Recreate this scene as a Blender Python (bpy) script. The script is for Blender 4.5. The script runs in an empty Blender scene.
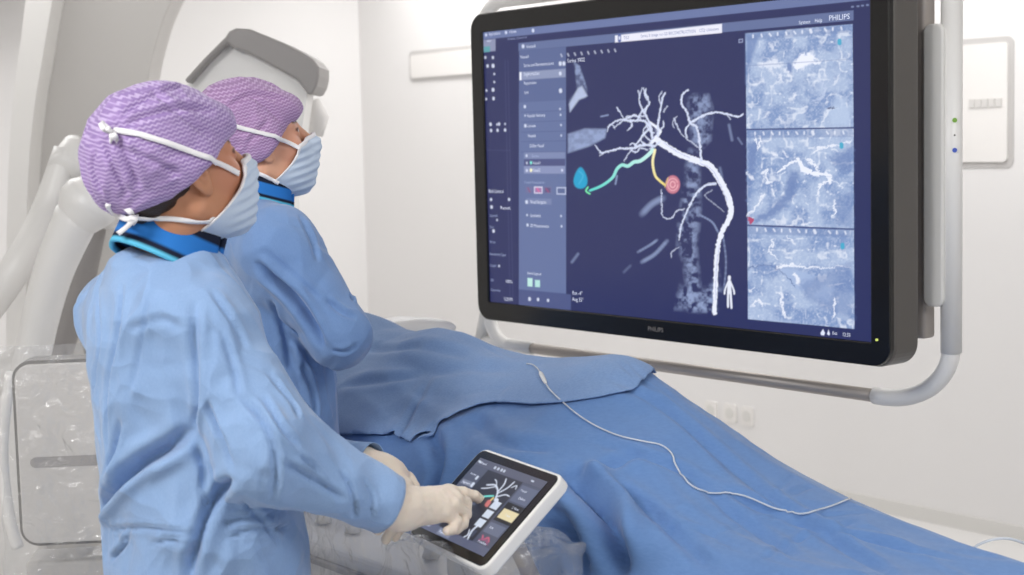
import bpy, math, random
import numpy as np
from mathutils import Vector, Matrix
from mathutils.bvhtree import BVHTree

sc = bpy.context.scene
COL = sc.collection
R = math.radians

# ------------------------------------------------------------------ camera
F = 1571.0
CAMZ = 1.6
PIT, ROL = 0.0955, -0.025
_cp, _sp, _cr, _sr = math.cos(PIT), math.sin(PIT), math.cos(ROL), math.sin(ROL)
_fw = Vector((0, _cp, -_sp)); _up0 = Vector((0, _sp, _cp)); _rt0 = Vector((1, 0, 0))
_rt = _rt0 * _cr + _up0 * _sr
_up = _up0 * _cr - _rt0 * _sr
cd = bpy.data.cameras.new('camera')
cam = bpy.data.objects.new('camera', cd); COL.objects.link(cam)
m = Matrix.Identity(4)
for i in range(3):
    m[i][0] = _rt[i]; m[i][1] = _up[i]; m[i][2] = -_fw[i]
m[2][3] = CAMZ
cam.matrix_world = m
cd.sensor_width = 36; cd.lens = F / 1024 * 36
cd.clip_start = 0.05
cd.dof.use_dof = True; cd.dof.focus_distance = 2.95; cd.dof.aperture_fstop = 5.6
sc.camera = cam

sc.view_settings.view_transform = 'Standard'
sc.view_settings.look = 'None'
sc.view_settings.gamma = 1
sc.view_settings.use_curve_mapping = False
sc.view_settings.exposure = 0.0

# ------------------------------------------------------------------ world and lights
w = bpy.data.worlds.new('world'); sc.world = w; w.use_nodes = True
w.node_tree.nodes['Background'].inputs[0].default_value = (1.0, 0.985, 0.97, 1)
w.node_tree.nodes['Background'].inputs[1].default_value = 0.60
def area(name, loc, target, sx, sy, power, col=(1, 1, 1)):
    l = bpy.data.lights.new(name, 'AREA'); l.shape = 'RECTANGLE'; l.size = sx; l.size_y = sy
    l.energy = power; l.color = col
    o = bpy.data.objects.new(name, l); COL.objects.link(o); o.location = loc
    o.rotation_euler = (Vector(target) - Vector(loc)).to_track_quat('-Z', 'Y').to_euler()
    return o
area('ceiling_and_fill_light', (-1.5, 1.1, 2.8), (-0.5, 2.6, 1.0), 0.9, 0.7, 60, (1, 0.995, 0.985))
area('ceiling_and_fill_light', (1.5, 0.9, 2.8), (0.6, 3.4, 1.2), 1.2, 1.2, 37, (1, 0.995, 0.985))  # fill light added at front right to brighten the display side
area('ceiling_and_fill_light', (1.2, 5.2, 2.83), (1.2, 5.2, 0), 1.6, 1.6, 34, (1, 0.995, 0.99))
area('ceiling_and_fill_light', (-2.2, 6.2, 2.83), (-2.2, 6.2, 0), 1.6, 1.6, 37, (1, 0.995, 0.99))
area('ceiling_and_fill_light', (-0.3, 8.2, 2.83), (-0.3, 8.2, 0), 1.6, 1.2, 29, (1, 0.995, 0.99))

# ------------------------------------------------------------------ geometry helpers
def ray(px, py):
    a, b = (px - 512) / F, (py - 287.5) / F
    u = a * _cr + b * _sr; v = -a * _sr + b * _cr
    return Vector((u, _cp - v * _sp, -_sp - v * _cp))
def W(px, py, y):
    r = ray(px, py); r = r * (y / r.y)
    return Vector((r.x, r.y, r.z + CAMZ))
def proj(P):
    P = np.asarray(P, float); x, y, z = P[..., 0], P[..., 1], P[..., 2] - CAMZ
    Y = y * _cp - z * _sp; Z = y * _sp + z * _cp
    u = x / Y; v = -Z / Y
    return np.stack([512 + F * (u * _cr - v * _sr), 287.5 + F * (u * _sr + v * _cr)], -1)
YAW = -0.893
U = Vector((math.cos(YAW), math.sin(YAW), 0)); N = Vector((-math.sin(YAW), math.cos(YAW), 0))
ZV = Vector((0, 0, 1))
def hit(px, py, p0, n):
    r = ray(px, py); c = Vector((0, 0, CAMZ))
    return c + r * ((Vector(p0) - c).dot(n) / r.dot(n))

def srgb(r, g, b):
    f = lambda c: (c / 255) / 12.92 if c / 255 <= .04045 else ((c / 255 + .055) / 1.055) ** 2.4
    return (f(r), f(g), f(b), 1)

def tag(o, label=None, cat=None, group=None, kind=None):
    if label: o['label'] = label
    if cat: o['category'] = cat
    if group: o['group'] = group
    if kind: o['kind'] = kind
    return o
def thing(name, label, cat, loc=(0, 0, 0), group=None):
    o = bpy.data.objects.new(name, None); COL.objects.link(o); o.location = loc
    o.empty_display_size = .1
    return tag(o, label, cat, group)
def mesh(name, V, Fc, mat, parent=None, smooth=True, mats=None, fmat=None):
    """V in world coordinates; stored relative to the parent"""
    me = bpy.data.meshes.new(name)
    V = np.asarray(V, dtype=float).reshape(-1, 3)
    off = np.zeros(3)
    if parent is not None:
        p = parent; 
        while p is not None:
            off += np.array(p.location); p = p.parent
    V = V - off
    if isinstance(Fc, np.ndarray):
        k = Fc.shape[1]; n = len(Fc)
        me.vertices.add(len(V)); me.vertices.foreach_set('co', V.astype(np.float32).ravel())
        me.loops.add(n * k); me.loops.foreach_set('vertex_index', Fc.astype(np.int32).ravel())
        me.polygons.add(n)
        me.polygons.foreach_set('loop_start', np.arange(0, n * k, k, dtype=np.int32))
        me.update(calc_edges=True); me.validate()
    else:
        me.from_pydata([tuple(v) for v in V], [], [tuple(f) for f in Fc]); me.update()
    for mm in (mats or [mat]): me.materials.append(mm)
    if fmat is not None: me.polygons.foreach_set('material_index', np.asarray(fmat, dtype=np.int32))
    if smooth: me.polygons.foreach_set('use_smooth', np.ones(len(me.polygons), dtype=bool))
    o = bpy.data.objects.new(name, me); COL.objects.link(o)
    if parent is not None: o.parent = parent
    return o
def attr(o, name, data, kind='FLOAT_VECTOR'):
    a = o.data.attributes.new(name, kind, 'POINT')
    a.data.foreach_set('color' if kind == 'FLOAT_COLOR' else 'vector', np.asarray(data, dtype=np.float32).ravel())
def bevel(o, w_, seg=3, ang=35):
    b = o.modifiers.new('bevel', 'BEVEL'); b.width = w_; b.segments = seg; b.limit_method = 'ANGLE'; b.angle_limit = R(ang)
    return o

class MB:
    def __init__(s): s.V = []; s.F = []
    def add(s, V, Fc):
        n = len(s.V); s.V += [tuple(v) for v in V]; s.F += [tuple(i + n for i in f) for f in Fc]; return s
    def box(s, c, ax, ay, az):
        """centre and three half-axis vectors"""
        c, ax, ay, az = map(Vector, (c, ax, ay, az))
        V = [c + ax * i + ay * j + az * k for k in (-1, 1) for j in (-1, 1) for i in (-1, 1)]
        Fc = [(0, 2, 3, 1), (4, 5, 7, 6), (0, 1, 5, 4), (2, 6, 7, 3), (0, 4, 6, 2), (1, 3, 7, 5)]
        if ax.cross(ay).dot(az) < 0: Fc = [f[::-1] for f in Fc]
        return s.add(V, Fc)
    def tube(s, pts, r, seg=16, caps=True, sq=None):
        pts = [Vector(p) for p in pts]; n = len(pts)
        rr = r if isinstance(r, (list, tuple)) else [r] * n
        V = []; Fc = []
        up = None
        for i, p in enumerate(pts):
            t = (pts[min(i + 1, n - 1)] - pts[max(i - 1, 0)]).normalized()
            if up is None:
                up = Vector((0, 0, 1)) if abs(t.z) < .9 else Vector((1, 0, 0))
            a = t.cross(up).normalized(); b = a.cross(t).normalized(); up = b
            for k in range(seg):
                th = 2 * math.pi * k / seg
                V.append(p + a * math.cos(th) * rr[i] + b * math.sin(th) * rr[i] * (sq or 1))
        for i in range(n - 1):
            for k in range(seg):
                k2 = (k + 1) % seg
                Fc.append((i * seg + k, i * seg + k2, (i + 1) * seg + k2, (i + 1) * seg + k))
        if caps:
            Fc.append(tuple(range(seg))[::-1]); Fc.append(tuple((n - 1) * seg + k for k in range(seg)))
        return s.add(V, [f[::-1] for f in Fc])
    def prism(s, outline, c, ex, ey, ez, d0, d1):
        """outline of (x,y) in plane ex,ey extruded along ez from d0 to d1"""
        n = len(outline); c = Vector(c)
        V = [c + ex * x + ey * y + ez * d for d in (d0, d1) for x, y in outline]
        Fc = [tuple(range(n))[::-1], tuple(range(n, 2 * n))] + [(i, (i + 1) % n, n + (i + 1) % n, n + i) for i in range(n)]
        if ex.cross(ey).dot(ez) * (d1 - d0) < 0: Fc = [f[::-1] for f in Fc]
        return s.add(V, Fc)
    def build(s, name, mat, parent=None, smooth=False):
        return mesh(name, s.V, s.F, mat, parent, smooth)
def rrect(w_, h_, r, seg=8, cx=0, cy=0):
    out = []
    for qx, qy, a0 in ((1, 1, 0), (-1, 1, 90), (-1, -1, 180), (1, -1, 270)):
        for i in range(seg + 1):
            a = R(a0 + 90 * i / seg)
            out.append((cx + qx * (w_ / 2 - r) + r * math.cos(a), cy + qy * (h_ / 2 - r) + r * math.sin(a)))
    return out
def bez(pts, n=8):
    """Catmull-Rom through points"""
    P = [np.array(p, float) for p in pts]; P = [2 * P[0] - P[1]] + P + [2 * P[-1] - P[-2]]
    out = []
    for i in range(1, len(P) - 2):
        for k in range(n):
            t = k / n
            out.append(.5 * (2 * P[i] + (P[i + 1] - P[i - 1]) * t + (2 * P[i - 1] - 5 * P[i] + 4 * P[i + 1] - P[i + 2]) * t * t + (3 * P[i] - P[i - 1] - 3 * P[i + 1] + P[i + 2]) * t ** 3))
    out.append(P[-2])
    return out
def ribbon(path, normals, width, thick=.0012):
    n = len(path); V = []; Fc = []
    for i in range(n):
        p = Vector(path[i]); t = (Vector(path[min(i + 1, n - 1)]) - Vector(path[max(i - 1, 0)])).normalized()
        nn = Vector(normals[i]); nn = (nn - t * nn.dot(t)).normalized(); b = t.cross(nn)
        wd = width[i] if isinstance(width, (list, tuple)) else width
        for sx, sz in ((-1, 0), (1, 0), (1, 1), (-1, 1)):
            V.append(p + b * sx * wd / 2 + nn * sz * thick)
    for i in range(n - 1):
        for k in range(4):
            k2 = (k + 1) % 4; Fc.append((i * 4 + k, i * 4 + k2, i * 4 + 4 + k2, i * 4 + 4 + k))
    Fc.append((0, 1, 2, 3)); Fc.append(tuple(4 * n - 4 + k for k in (3, 2, 1, 0)))
    return V, Fc

# ------------------------------------------------------------------ numpy noise
def _h(i, j, k):
    n = (i * 374761393 + j * 668265263 + k * 2147483647 * 0 + k * 1274126177) & 0xffffffff
    n = ((n ^ (n >> 13)) * 1103515245) & 0xffffffff
    n = ((n ^ (n >> 16)) * 2246822519) & 0xffffffff
    return ((n ^ (n >> 15)) & 0xffff) / 32767.5 - 1
def vnoise(p):
    p = np.asarray(p, float); i = np.floor(p).astype(np.int64); f = p - i; f = f * f * f * (f * (f * 6 - 15) + 10)
    o = 0
    for a in (0, 1):
        for b in (0, 1):
            for c in (0, 1):
                wgt = (f[..., 0] if a else 1 - f[..., 0]) * (f[..., 1] if b else 1 - f[..., 1]) * (f[..., 2] if c else 1 - f[..., 2])
                o = o + wgt * _h(i[..., 0] + a, i[..., 1] + b, i[..., 2] + c)
    return o
def fbm(p, o=3):
    s, a = 0, 1
    for k in range(o): s = s + a * vnoise(p * 2 ** k + 17 * k); a *= .5
    return s
def ridge(p, o=2):
    s, a = 0, 1
    for k in range(o): s = s + a * (1 - 2.6 * np.abs(vnoise(p * 2 ** k + 31 * k))); a *= .5
    return s

# ------------------------------------------------------------------ signed distance modelling
def smin(a, b, k):
    h = np.maximum(k - np.abs(a - b), 0) / k
    return np.minimum(a, b) - h * h * k / 4
def smax(a, b, k): return -smin(-a, -b, k)
def cone(p, a, b, ra, rb):
    a = np.array(a, float); b = np.array(b, float); ba = b - a; pa = p - a
    h = np.clip(pa @ ba / (ba @ ba), 0, 1)
    return np.linalg.norm(pa - h[:, None] * ba, axis=1) - (ra + (rb - ra) * h)
def ell(p, c, r, Rm=None):
    q = p - np.array(c, float)
    if Rm is not None: q = q @ Rm
    r = np.array(r, float)
    k0 = np.linalg.norm(q / r, axis=1); k1 = np.linalg.norm(q / r ** 2, axis=1) + 1e-9
    return k0 * (k0 - 1) / k1
def loft(p, secs, az, flat=1.0):
    """stacked ellipses: rows (z, cx, cy, half width right-left, half depth fore-aft)"""
    s = np.array(sorted(secs)); z = p[:, 2]
    I = lambda k: np.interp(z, s[:, 0], s[:, k])
    dx, dy = p[:, 0] - I(1), p[:, 1] - I(2); a, b = I(3), I(4)
    f = dx * math.cos(az) + dy * math.sin(az); r = dx * math.sin(az) - dy * math.cos(az)
    e = np.sqrt((r / a) ** 2 + (f / b) ** 2)
    d = (e - 1) * np.minimum(a, b)
    return smax(smax(d, z - s[-1, 0], .03), s[0, 0] - z, .01)
def grad(f, p, e=.0008):
    g = np.zeros_like(p)
    for k in range(3):
        d = np.zeros(3); d[k] = e
        g[:, k] = (f(p + d) - f(p - d)) / (2 * e)
    return g
def surfnet(f, lo, hi, h, B=8, it=2):
    lo = np.array(lo, float); hi = np.array(hi, float)
    nb = np.ceil((hi - lo) / (h * B)).astype(int); n = nb * B + 1
    bi = np.stack(np.meshgrid(*[np.arange(k) for k in nb], indexing='ij'), -1).reshape(-1, 3)
    dc = f(lo + (bi * B + B / 2) * h)
    V = np.empty(n, np.float32)
    Vb = np.repeat(np.repeat(np.repeat(dc.reshape(nb), B, 0), B, 1), B, 2)
    V[:-1, :-1, :-1] = Vb; V[-1] = V[-2]; V[:, -1] = V[:, -2]; V[:, :, -1] = V[:, :, -2]
    near = bi[np.abs(dc) < B * h * 1.5]
    g1 = np.stack(np.meshgrid(*[np.arange(B + 1)] * 3, indexing='ij'), -1).reshape(-1, 3)
    for c in range(0, len(near), 400):
        idx = (near[c:c + 400, None, :] * B + g1[None]).reshape(-1, 3)
        V[idx[:, 0], idx[:, 1], idx[:, 2]] = f(lo + idx * h)
    S = V < 0
    cnt = sum(S[a:n[0] - 1 + a, b:n[1] - 1 + b, c:n[2] - 1 + c].astype(np.int8) for a in (0, 1) for b in (0, 1) for c in (0, 1))
    act = np.argwhere((cnt > 0) & (cnt < 8))
    cid = -np.ones(n, np.int32); cid[act[:, 0], act[:, 1], act[:, 2]] = np.arange(len(act))
    acc = np.zeros((len(act), 3)); num = np.zeros(len(act))
    cs = [(a, b, c) for a in (0, 1) for b in (0, 1) for c in (0, 1)]
    val = {c: V[act[:, 0] + c[0], act[:, 1] + c[1], act[:, 2] + c[2]] for c in cs}
    for c in cs:
        for k in range(3):
            if c[k] == 0:
                d = list(c); d[k] = 1; d = tuple(d)
                v0, v1 = val[c], val[d]; mk = (v0 < 0) != (v1 < 0)
                t = np.where(mk, v0 / np.where(mk, v0 - v1, 1), 0)
                q = np.array(c, float) + np.zeros((len(act), 3)); q[:, k] += t
                acc += q * mk[:, None]; num += mk
    P = lo + (act + acc / num[:, None]) * h
    Q = []
    for k in range(3):
        sl0 = [slice(None)] * 3; sl1 = [slice(None)] * 3
        sl0[k] = slice(0, -1); sl1[k] = slice(1, None)
        a = S[tuple(sl0)]; b = S[tuple(sl1)]
        e = np.argwhere(a != b)
        i, j = [(1, 2), (2, 0), (0, 1)][k]
        e = e[(e[:, i] > 0) & (e[:, j] > 0)]
        e = e[(e[:, i] < n[i] - 1) & (e[:, j] < n[j] - 1)]
        ei = np.zeros(3, int); ei[i] = 1; ej = np.zeros(3, int); ej[j] = 1
        q = [cid[tuple((e - o_).T)] for o_ in (ei + ej, ej, 0 * ei, ei)]
        q = np.stack(q, 1)
        ins = S[tuple(e.T)]
        q[~ins] = q[~ins][:, ::-1]
        Q.append(q)
    Q = np.concatenate(Q); Q = Q[(Q >= 0).all(1)]
    for _ in range(it):
        g = grad(f, P); d = f(P)
        st = g * (d / np.maximum((g * g).sum(1), .25))[:, None]
        ln = np.linalg.norm(st, axis=1); st *= np.minimum(1, h / np.maximum(ln, 1e-9))[:, None]
        P = P - st
    return P, Q
def relax(P, Q, n=1, lam=.5):
    e = np.concatenate([Q[:, [0, 1]], Q[:, [1, 2]], Q[:, [2, 3]], Q[:, [3, 0]]])
    for _ in range(n):
        s = np.zeros_like(P); c = np.zeros(len(P))
        for a, b in ((0, 1), (1, 0)):
            for k in range(3): s[:, k] += np.bincount(e[:, a], P[e[:, b], k], len(P))
            c += np.bincount(e[:, a], minlength=len(P))
        P = P + lam * (s / np.maximum(c, 1)[:, None] - P)
    return P
def vnormals(P, Q):
    n = np.cross(P[Q[:, 2]] - P[Q[:, 0]], P[Q[:, 3]] - P[Q[:, 1]]); o = np.zeros_like(P)
    for k in range(4):
        for c in range(3): o[:, c] += np.bincount(Q[:, k], n[:, c], len(P))
    return o / np.maximum(np.linalg.norm(o, axis=1), 1e-12)[:, None]
def pbvh(P, Q): return BVHTree.FromPolygons([Vector(v) for v in P], [tuple(q) for q in Q.tolist()])
def cast(bvh, px, py):
    r = ray(px, py).normalized(); h = bvh.ray_cast(Vector((0, 0, CAMZ)), r)
    return (h[0], h[1]) if h[0] is not None else None
def crease(P, Nn, bvh, pts, amp, wid, ridge_=.55, fac=1.0):
    """press a fold along a line lying on the cloth: a valley with a raised lip on one side"""
    path = []
    for p in bez(pts, 6):
        h = cast(bvh, p[0], p[1])
        if h: path.append(np.array(h[0]))
    return crease3(P, Nn, path, amp, wid, ridge_, fac)
def scatter(P, Nn, bvh, rnd, n, ln, amp, wid, ok=None, dirv=None, spread=1.0):
    """small straight creases strewn over the cloth"""
    for _ in range(n):
        i = rnd.randrange(len(P))
        if ok is not None and not ok(P[i]): continue
        nn = Vector(Nn[i]); d = Vector((rnd.gauss(0, 1), rnd.gauss(0, 1), rnd.gauss(0, 1))) * spread
        if dirv is not None: d = d + Vector(dirv)
        d = (d - nn * d.dot(nn)).normalized(); L = ln * rnd.uniform(.5, 1.4); p = Vector(P[i]) - d * L / 2; path = []; bend = rnd.uniform(-.25, .25)
        for k in range(9):
            h = bvh.find_nearest(p, .05)
            if h[0] is None: break
            path.append(np.array(h[0])); d = (d - h[1] * d.dot(h[1])).normalized(); d = (d + h[1].cross(d) * bend * .2).normalized(); p = h[0] + d * L / 8
        P = crease3(P, Nn, path, amp * rnd.uniform(.5, 1.3) * rnd.choice((1, 1, -1)), wid * rnd.uniform(.8, 1.5), .6, 1, True)
    return P
def crease3(P, Nn, path, amp, wid, ridge_=.55, fac=1.0, sharp=False):
    if len(path) < 3: return P
    A = np.array(path); seg = A[1:] - A[:-1]; L = np.linalg.norm(seg, axis=1); cum = np.concatenate([[0], np.cumsum(L)]); tot = cum[-1]
    lo = A.min(0) - 3.5 * wid; hi = A.max(0) + 3.5 * wid
    ix = np.where(((P > lo) & (P < hi)).all(1))[0]
    if not len(ix): return P
    p = P[ix]; best = np.full(len(p), 1e9); tt = np.zeros(len(p)); side = np.zeros(len(p))
    for k in range(len(seg)):
        pa = p - A[k]; h = np.clip(pa @ seg[k] / max(L[k] ** 2, 1e-12), 0, 1)
        v = pa - h[:, None] * seg[k]; d = np.linalg.norm(v, axis=1); mk = d < best
        best[mk] = d[mk]; tt[mk] = (cum[k] + h * L[k])[mk] / tot
        sd = np.einsum('ij,ij->i', np.cross(seg[k][None] / max(L[k], 1e-9), v), Nn[ix]); side[mk] = sd[mk]
    env = np.clip(np.minimum(tt, 1 - tt) * 5, 0, 1) ** .7
    x = np.sign(side) * best / wid
    prof = -np.exp(-(x * 1.6) ** 2) + ridge_ * np.exp(-((x - 1.25) * 1.3) ** 2) + .25 * np.exp(-((x + 1.3) * 1.4) ** 2)
    if sharp: prof = np.where(x > 0, -np.exp(-np.abs(x) * 1.3), -np.exp(-np.abs(x) * 2.4)) + .35 * np.exp(-((x - 1.5)) ** 2)
    P = P.copy(); P[ix] += Nn[ix] * (amp * fac * prof * env)[:, None]
    return P

# ------------------------------------------------------------------ materials
def mat(name, col, rough=.5, metal=0, spec=.5, **kw):
    m_ = bpy.data.materials.new(name); m_.use_nodes = True; nt = m_.node_tree; b = nt.nodes['Principled BSDF']
    b.inputs['Base Color'].default_value = col; b.inputs['Roughness'].default_value = rough; b.inputs['Metallic'].default_value = metal
    b.inputs['Specular IOR Level'].default_value = spec
    for k, v in kw.items(): b.inputs[k.replace('_', ' ')].default_value = v
    return m_
def nd(nt, t, **kw):
    n_ = nt.nodes.new(t)
    for k, v in kw.items(): setattr(n_, k, v)
    return n_
def lk(nt, a, b): nt.links.new(a, b)
def bump_noise(m_, scale, strength, dist=.002, detail=4, coord='Object', stretch=(1, 1, 1)):
    nt = m_.node_tree; b = nt.nodes['Principled BSDF']
    tc = nd(nt, 'ShaderNodeTexCoord'); mp = nd(nt, 'ShaderNodeMapping'); mp.inputs['Scale'].default_value = stretch
    no = nd(nt, 'ShaderNodeTexNoise'); no.inputs['Scale'].default_value = scale; no.inputs['Detail'].default_value = detail
    bp = nd(nt, 'ShaderNodeBump'); bp.inputs['Strength'].default_value = strength; bp.inputs['Distance'].default_value = dist
    lk(nt, tc.outputs[coord], mp.inputs['Vector']); lk(nt, mp.outputs[0], no.inputs['Vector']); lk(nt, no.outputs['Fac'], bp.inputs['Height']); lk(nt, bp.outputs[0], b.inputs['Normal'])
    return m_
def cloth_mat(name, col, col2, bump=.5, cscale=9, sheen=.3, rough=.85, trans=.0):
    """non-woven fabric: faint mottling, fine fibre bump and creases like crumpled paper"""
    m_ = mat(name, col, rough, spec=.25); nt = m_.node_tree; b = nt.nodes['Principled BSDF']
    b.inputs['Sheen Weight'].default_value = sheen; b.inputs['Sheen Roughness'].default_value = .5
    tc = nd(nt, 'ShaderNodeTexCoord')
    n1 = nd(nt, 'ShaderNodeTexNoise'); n1.inputs['Scale'].default_value = 260; n1.inputs['Detail'].default_value = 3
    n2 = nd(nt, 'ShaderNodeTexNoise'); n2.inputs['Scale'].default_value = 5; n2.inputs['Detail'].default_value = 3
    wv = nd(nt, 'ShaderNodeTexNoise'); wv.inputs['Scale'].default_value = 6
    mx = nd(nt, 'ShaderNodeMixRGB'); mx.blend_type = 'ADD'; mx.inputs[0].default_value = .12
    lk(nt, tc.outputs['Object'], mx.inputs[1]); lk(nt, wv.outputs['Color'], mx.inputs[2]); lk(nt, tc.outputs['Object'], wv.inputs['Vector'])
    hs = []
    for sc_, wgt in ((cscale, 1.0), (cscale * 2.3, .45)):
        vo = nd(nt, 'ShaderNodeTexVoronoi'); vo.feature = 'SMOOTH_F1'; vo.inputs['Scale'].default_value = sc_; vo.inputs['Smoothness'].default_value = .08
        lk(nt, mx.outputs[0], vo.inputs['Vector'])
        mu = nd(nt, 'ShaderNodeMath', operation='MULTIPLY'); mu.inputs[1].default_value = wgt / sc_; lk(nt, vo.outputs['Distance'], mu.inputs[0]); hs.append(mu)
    ad = nd(nt, 'ShaderNodeMath', operation='ADD'); lk(nt, hs[0].outputs[0], ad.inputs[0]); lk(nt, hs[1].outputs[0], ad.inputs[1])
    b1 = nd(nt, 'ShaderNodeBump'); b1.inputs['Strength'].default_value = bump; b1.inputs['Distance'].default_value = .26
    lk(nt, ad.outputs[0], b1.inputs['Height'])
    b2 = nd(nt, 'ShaderNodeBump'); b2.inputs['Strength'].default_value = .35; b2.inputs['Distance'].default_value = .0006
    lk(nt, n1.outputs['Fac'], b2.inputs['Height']); lk(nt, b1.outputs[0], b2.inputs['Normal']); lk(nt, b2.outputs[0], b.inputs['Normal'])
    cm = nd(nt, 'ShaderNodeMixRGB'); cm.inputs[1].default_value = col; cm.inputs[2].default_value = col2
    ma = nd(nt, 'ShaderNodeMath', operation='ADD'); mb = nd(nt, 'ShaderNodeMath', operation='MULTIPLY'); mb.inputs[1].default_value = .5
    lk(nt, n1.outputs['Fac'], ma.inputs[0]); lk(nt, n2.outputs['Fac'], ma.inputs[1]); lk(nt, ma.outputs[0], mb.inputs[0])
    mr = nd(nt, 'ShaderNodeMapRange'); mr.inputs[1].default_value = .35; mr.inputs[2].default_value = .65
    lk(nt, mb.outputs[0], mr.inputs[0]); lk(nt, mr.outputs[0], cm.inputs[0]); lk(nt, cm.outputs[0], b.inputs['Base Color'])
    return m_
M = {}
M['wall'] = bump_noise(mat('wall_paint', srgb(234, 232, 231), .55), 40, .05, .001)
M['wall2'] = mat('panel_paint', srgb(236, 233, 230), .5)
M['groove'] = mat('panel_gap', srgb(196, 193, 191), .7)
M['floor'] = bump_noise(mat('floor_vinyl', srgb(222, 220, 218), .35), 60, .04, .001)
M['ceiling'] = mat('ceiling_paint', srgb(240, 239, 237), .7)
M['white'] = mat('white_enamel', srgb(235, 233, 230), .35)
M['offwhite'] = mat('offwhite_plastic', srgb(222, 220, 216), .4)
M['lgrey'] = mat('light_grey_plastic', srgb(196, 193, 190), .45)
M['mgrey'] = mat('mid_grey_plastic', srgb(150, 146, 144), .45)
M['dgrey'] = mat('dark_grey_plastic', srgb(96, 93, 90), .4)
M['steel'] = mat('brushed_steel', srgb(184, 176, 170), .5, .45)
M['black'] = mat('glossy_black_bezel', srgb(22, 20, 18), .22)
M['housing'] = bump_noise(mat('charcoal_housing', srgb(88, 84, 80), .32), 500, .06, .0005)
M['plate'] = mat('grey_mount_plate', srgb(172, 164, 158), .45)
M['glove'] = bump_noise(mat('latex_glove', srgb(236, 222, 206), .5, spec=.35, Subsurface_Weight=.15, Subsurface_Radius=(.01, .005, .003)), 45, .25, .004, 3)
M['mask'] = bump_noise(mat('mask_fabric', srgb(200, 214, 232), .8, spec=.2), 300, .2, .001)
M['tie'] = mat('white_tie', srgb(240, 238, 240), .8, spec=.2)
M['hair'] = bump_noise(mat('dark_hair', srgb(45, 32, 26), .5), 90, .6, .004, 6, stretch=(1, 1, 6))
M['eye'] = mat('eye', srgb(225, 220, 216), .1)
M['gown'] = cloth_mat('blue_gown_fabric', srgb(136, 166, 208), srgb(147, 176, 215), 1.0, 8)
M['gown2'] = cloth_mat('blue_gown_fabric_dark', srgb(114, 146, 194), srgb(124, 155, 201), .6, 7)
M['drape'] = cloth_mat('blue_drape_sheet', srgb(97, 133, 187), srgb(107, 143, 195), .30, 5, .2)
M['drape2'] = cloth_mat('pale_absorbent_drape', srgb(118, 148, 194), srgb(136, 165, 207), .15, 6, .2)
M['tube'] = mat('clear_tubing', (.85, .9, .97, 1), .15, spec=.6, Transmission_Weight=.35)
M['shoe'] = mat('white_clog', srgb(225, 225, 222), .5)
def plastic_mat(name, dens=.20, tint=(1, 1, 1, 1), sc_=16):
    m_ = bpy.data.materials.new(name); m_.use_nodes = True; nt = m_.node_tree; nt.nodes.clear()
    out = nd(nt, 'ShaderNodeOutputMaterial'); tr = nd(nt, 'ShaderNodeBsdfTransparent'); gl = nd(nt, 'ShaderNodeBsdfGlossy'); df = nd(nt, 'ShaderNodeBsdfTranslucent')
    gl.inputs['Roughness'].default_value = .16; df.inputs['Color'].default_value = tint; tr.inputs['Color'].default_value = (.995, .995, .995, 1)
    tc = nd(nt, 'ShaderNodeTexCoord'); wv = nd(nt, 'ShaderNodeTexNoise'); wv.inputs['Scale'].default_value = sc_; wv.inputs['Detail'].default_value = 5; wv.inputs['Distortion'].default_value = 1.2
    bp = nd(nt, 'ShaderNodeBump'); bp.inputs['Strength'].default_value = 1; bp.inputs['Distance'].default_value = .016
    lk(nt, tc.outputs['Object'], wv.inputs['Vector'])
    vo = nd(nt, 'ShaderNodeTexVoronoi'); vo.inputs['Scale'].default_value = 22; mxv = nd(nt, 'ShaderNodeMixRGB'); mxv.blend_type = 'ADD'; mxv.inputs[0].default_value = .12; lk(nt, tc.outputs['Object'], mxv.inputs[1]); lk(nt, wv.outputs['Color'], mxv.inputs[2]); lk(nt, mxv.outputs[0], vo.inputs['Vector'])
    mv = nd(nt, 'ShaderNodeMath', operation='MULTIPLY_ADD'); mv.inputs[1].default_value = .35; lk(nt, vo.outputs['Distance'], mv.inputs[0]); lk(nt, wv.outputs['Fac'], mv.inputs[2]); lk(nt, mv.outputs[0], bp.inputs['Height']); lk(nt, bp.outputs[0], gl.inputs['Normal'])
    lw = nd(nt, 'ShaderNodeLayerWeight'); lw.inputs['Blend'].default_value = .5; lk(nt, bp.outputs[0], lw.inputs['Normal']); ge = nd(nt, 'ShaderNodeNewGeometry')
    pw_ = nd(nt, 'ShaderNodeMath', operation='POWER'); pw_.inputs[1].default_value = 3; lk(nt, lw.outputs['Facing'], pw_.inputs[0])
    pa_ = nd(nt, 'ShaderNodeMath', operation='MULTIPLY_ADD'); pa_.inputs[1].default_value = .45; pa_.inputs[2].default_value = .10; lk(nt, pw_.outputs[0], pa_.inputs[0])
    ib = nd(nt, 'ShaderNodeMath', operation='SUBTRACT'); ib.inputs[0].default_value = 1; lk(nt, ge.outputs['Backfacing'], ib.inputs[1])
    fr = nd(nt, 'ShaderNodeMath', operation='MULTIPLY'); lk(nt, pa_.outputs[0], fr.inputs[0]); lk(nt, ib.outputs[0], fr.inputs[1])
    m1 = nd(nt, 'ShaderNodeMixShader'); m2 = nd(nt, 'ShaderNodeMixShader'); m1.inputs[0].default_value = dens
    lk(nt, tr.outputs[0], m1.inputs[1]); lk(nt, df.outputs[0], m1.inputs[2])
    fm = nd(nt, 'ShaderNodeMath', operation='MULTIPLY'); fm.inputs[1].default_value = 1.0; fm.use_clamp = True; lk(nt, fr.outputs[0], fm.inputs[0]); lk(nt, fm.outputs[0], m2.inputs[0]); lk(nt, m1.outputs[0], m2.inputs[1]); lk(nt, gl.outputs[0], m2.inputs[2]); lk(nt, m2.outputs[0], out.inputs[0])
    return m_
M['plastic'] = plastic_mat('clear_plastic_cover')
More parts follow.
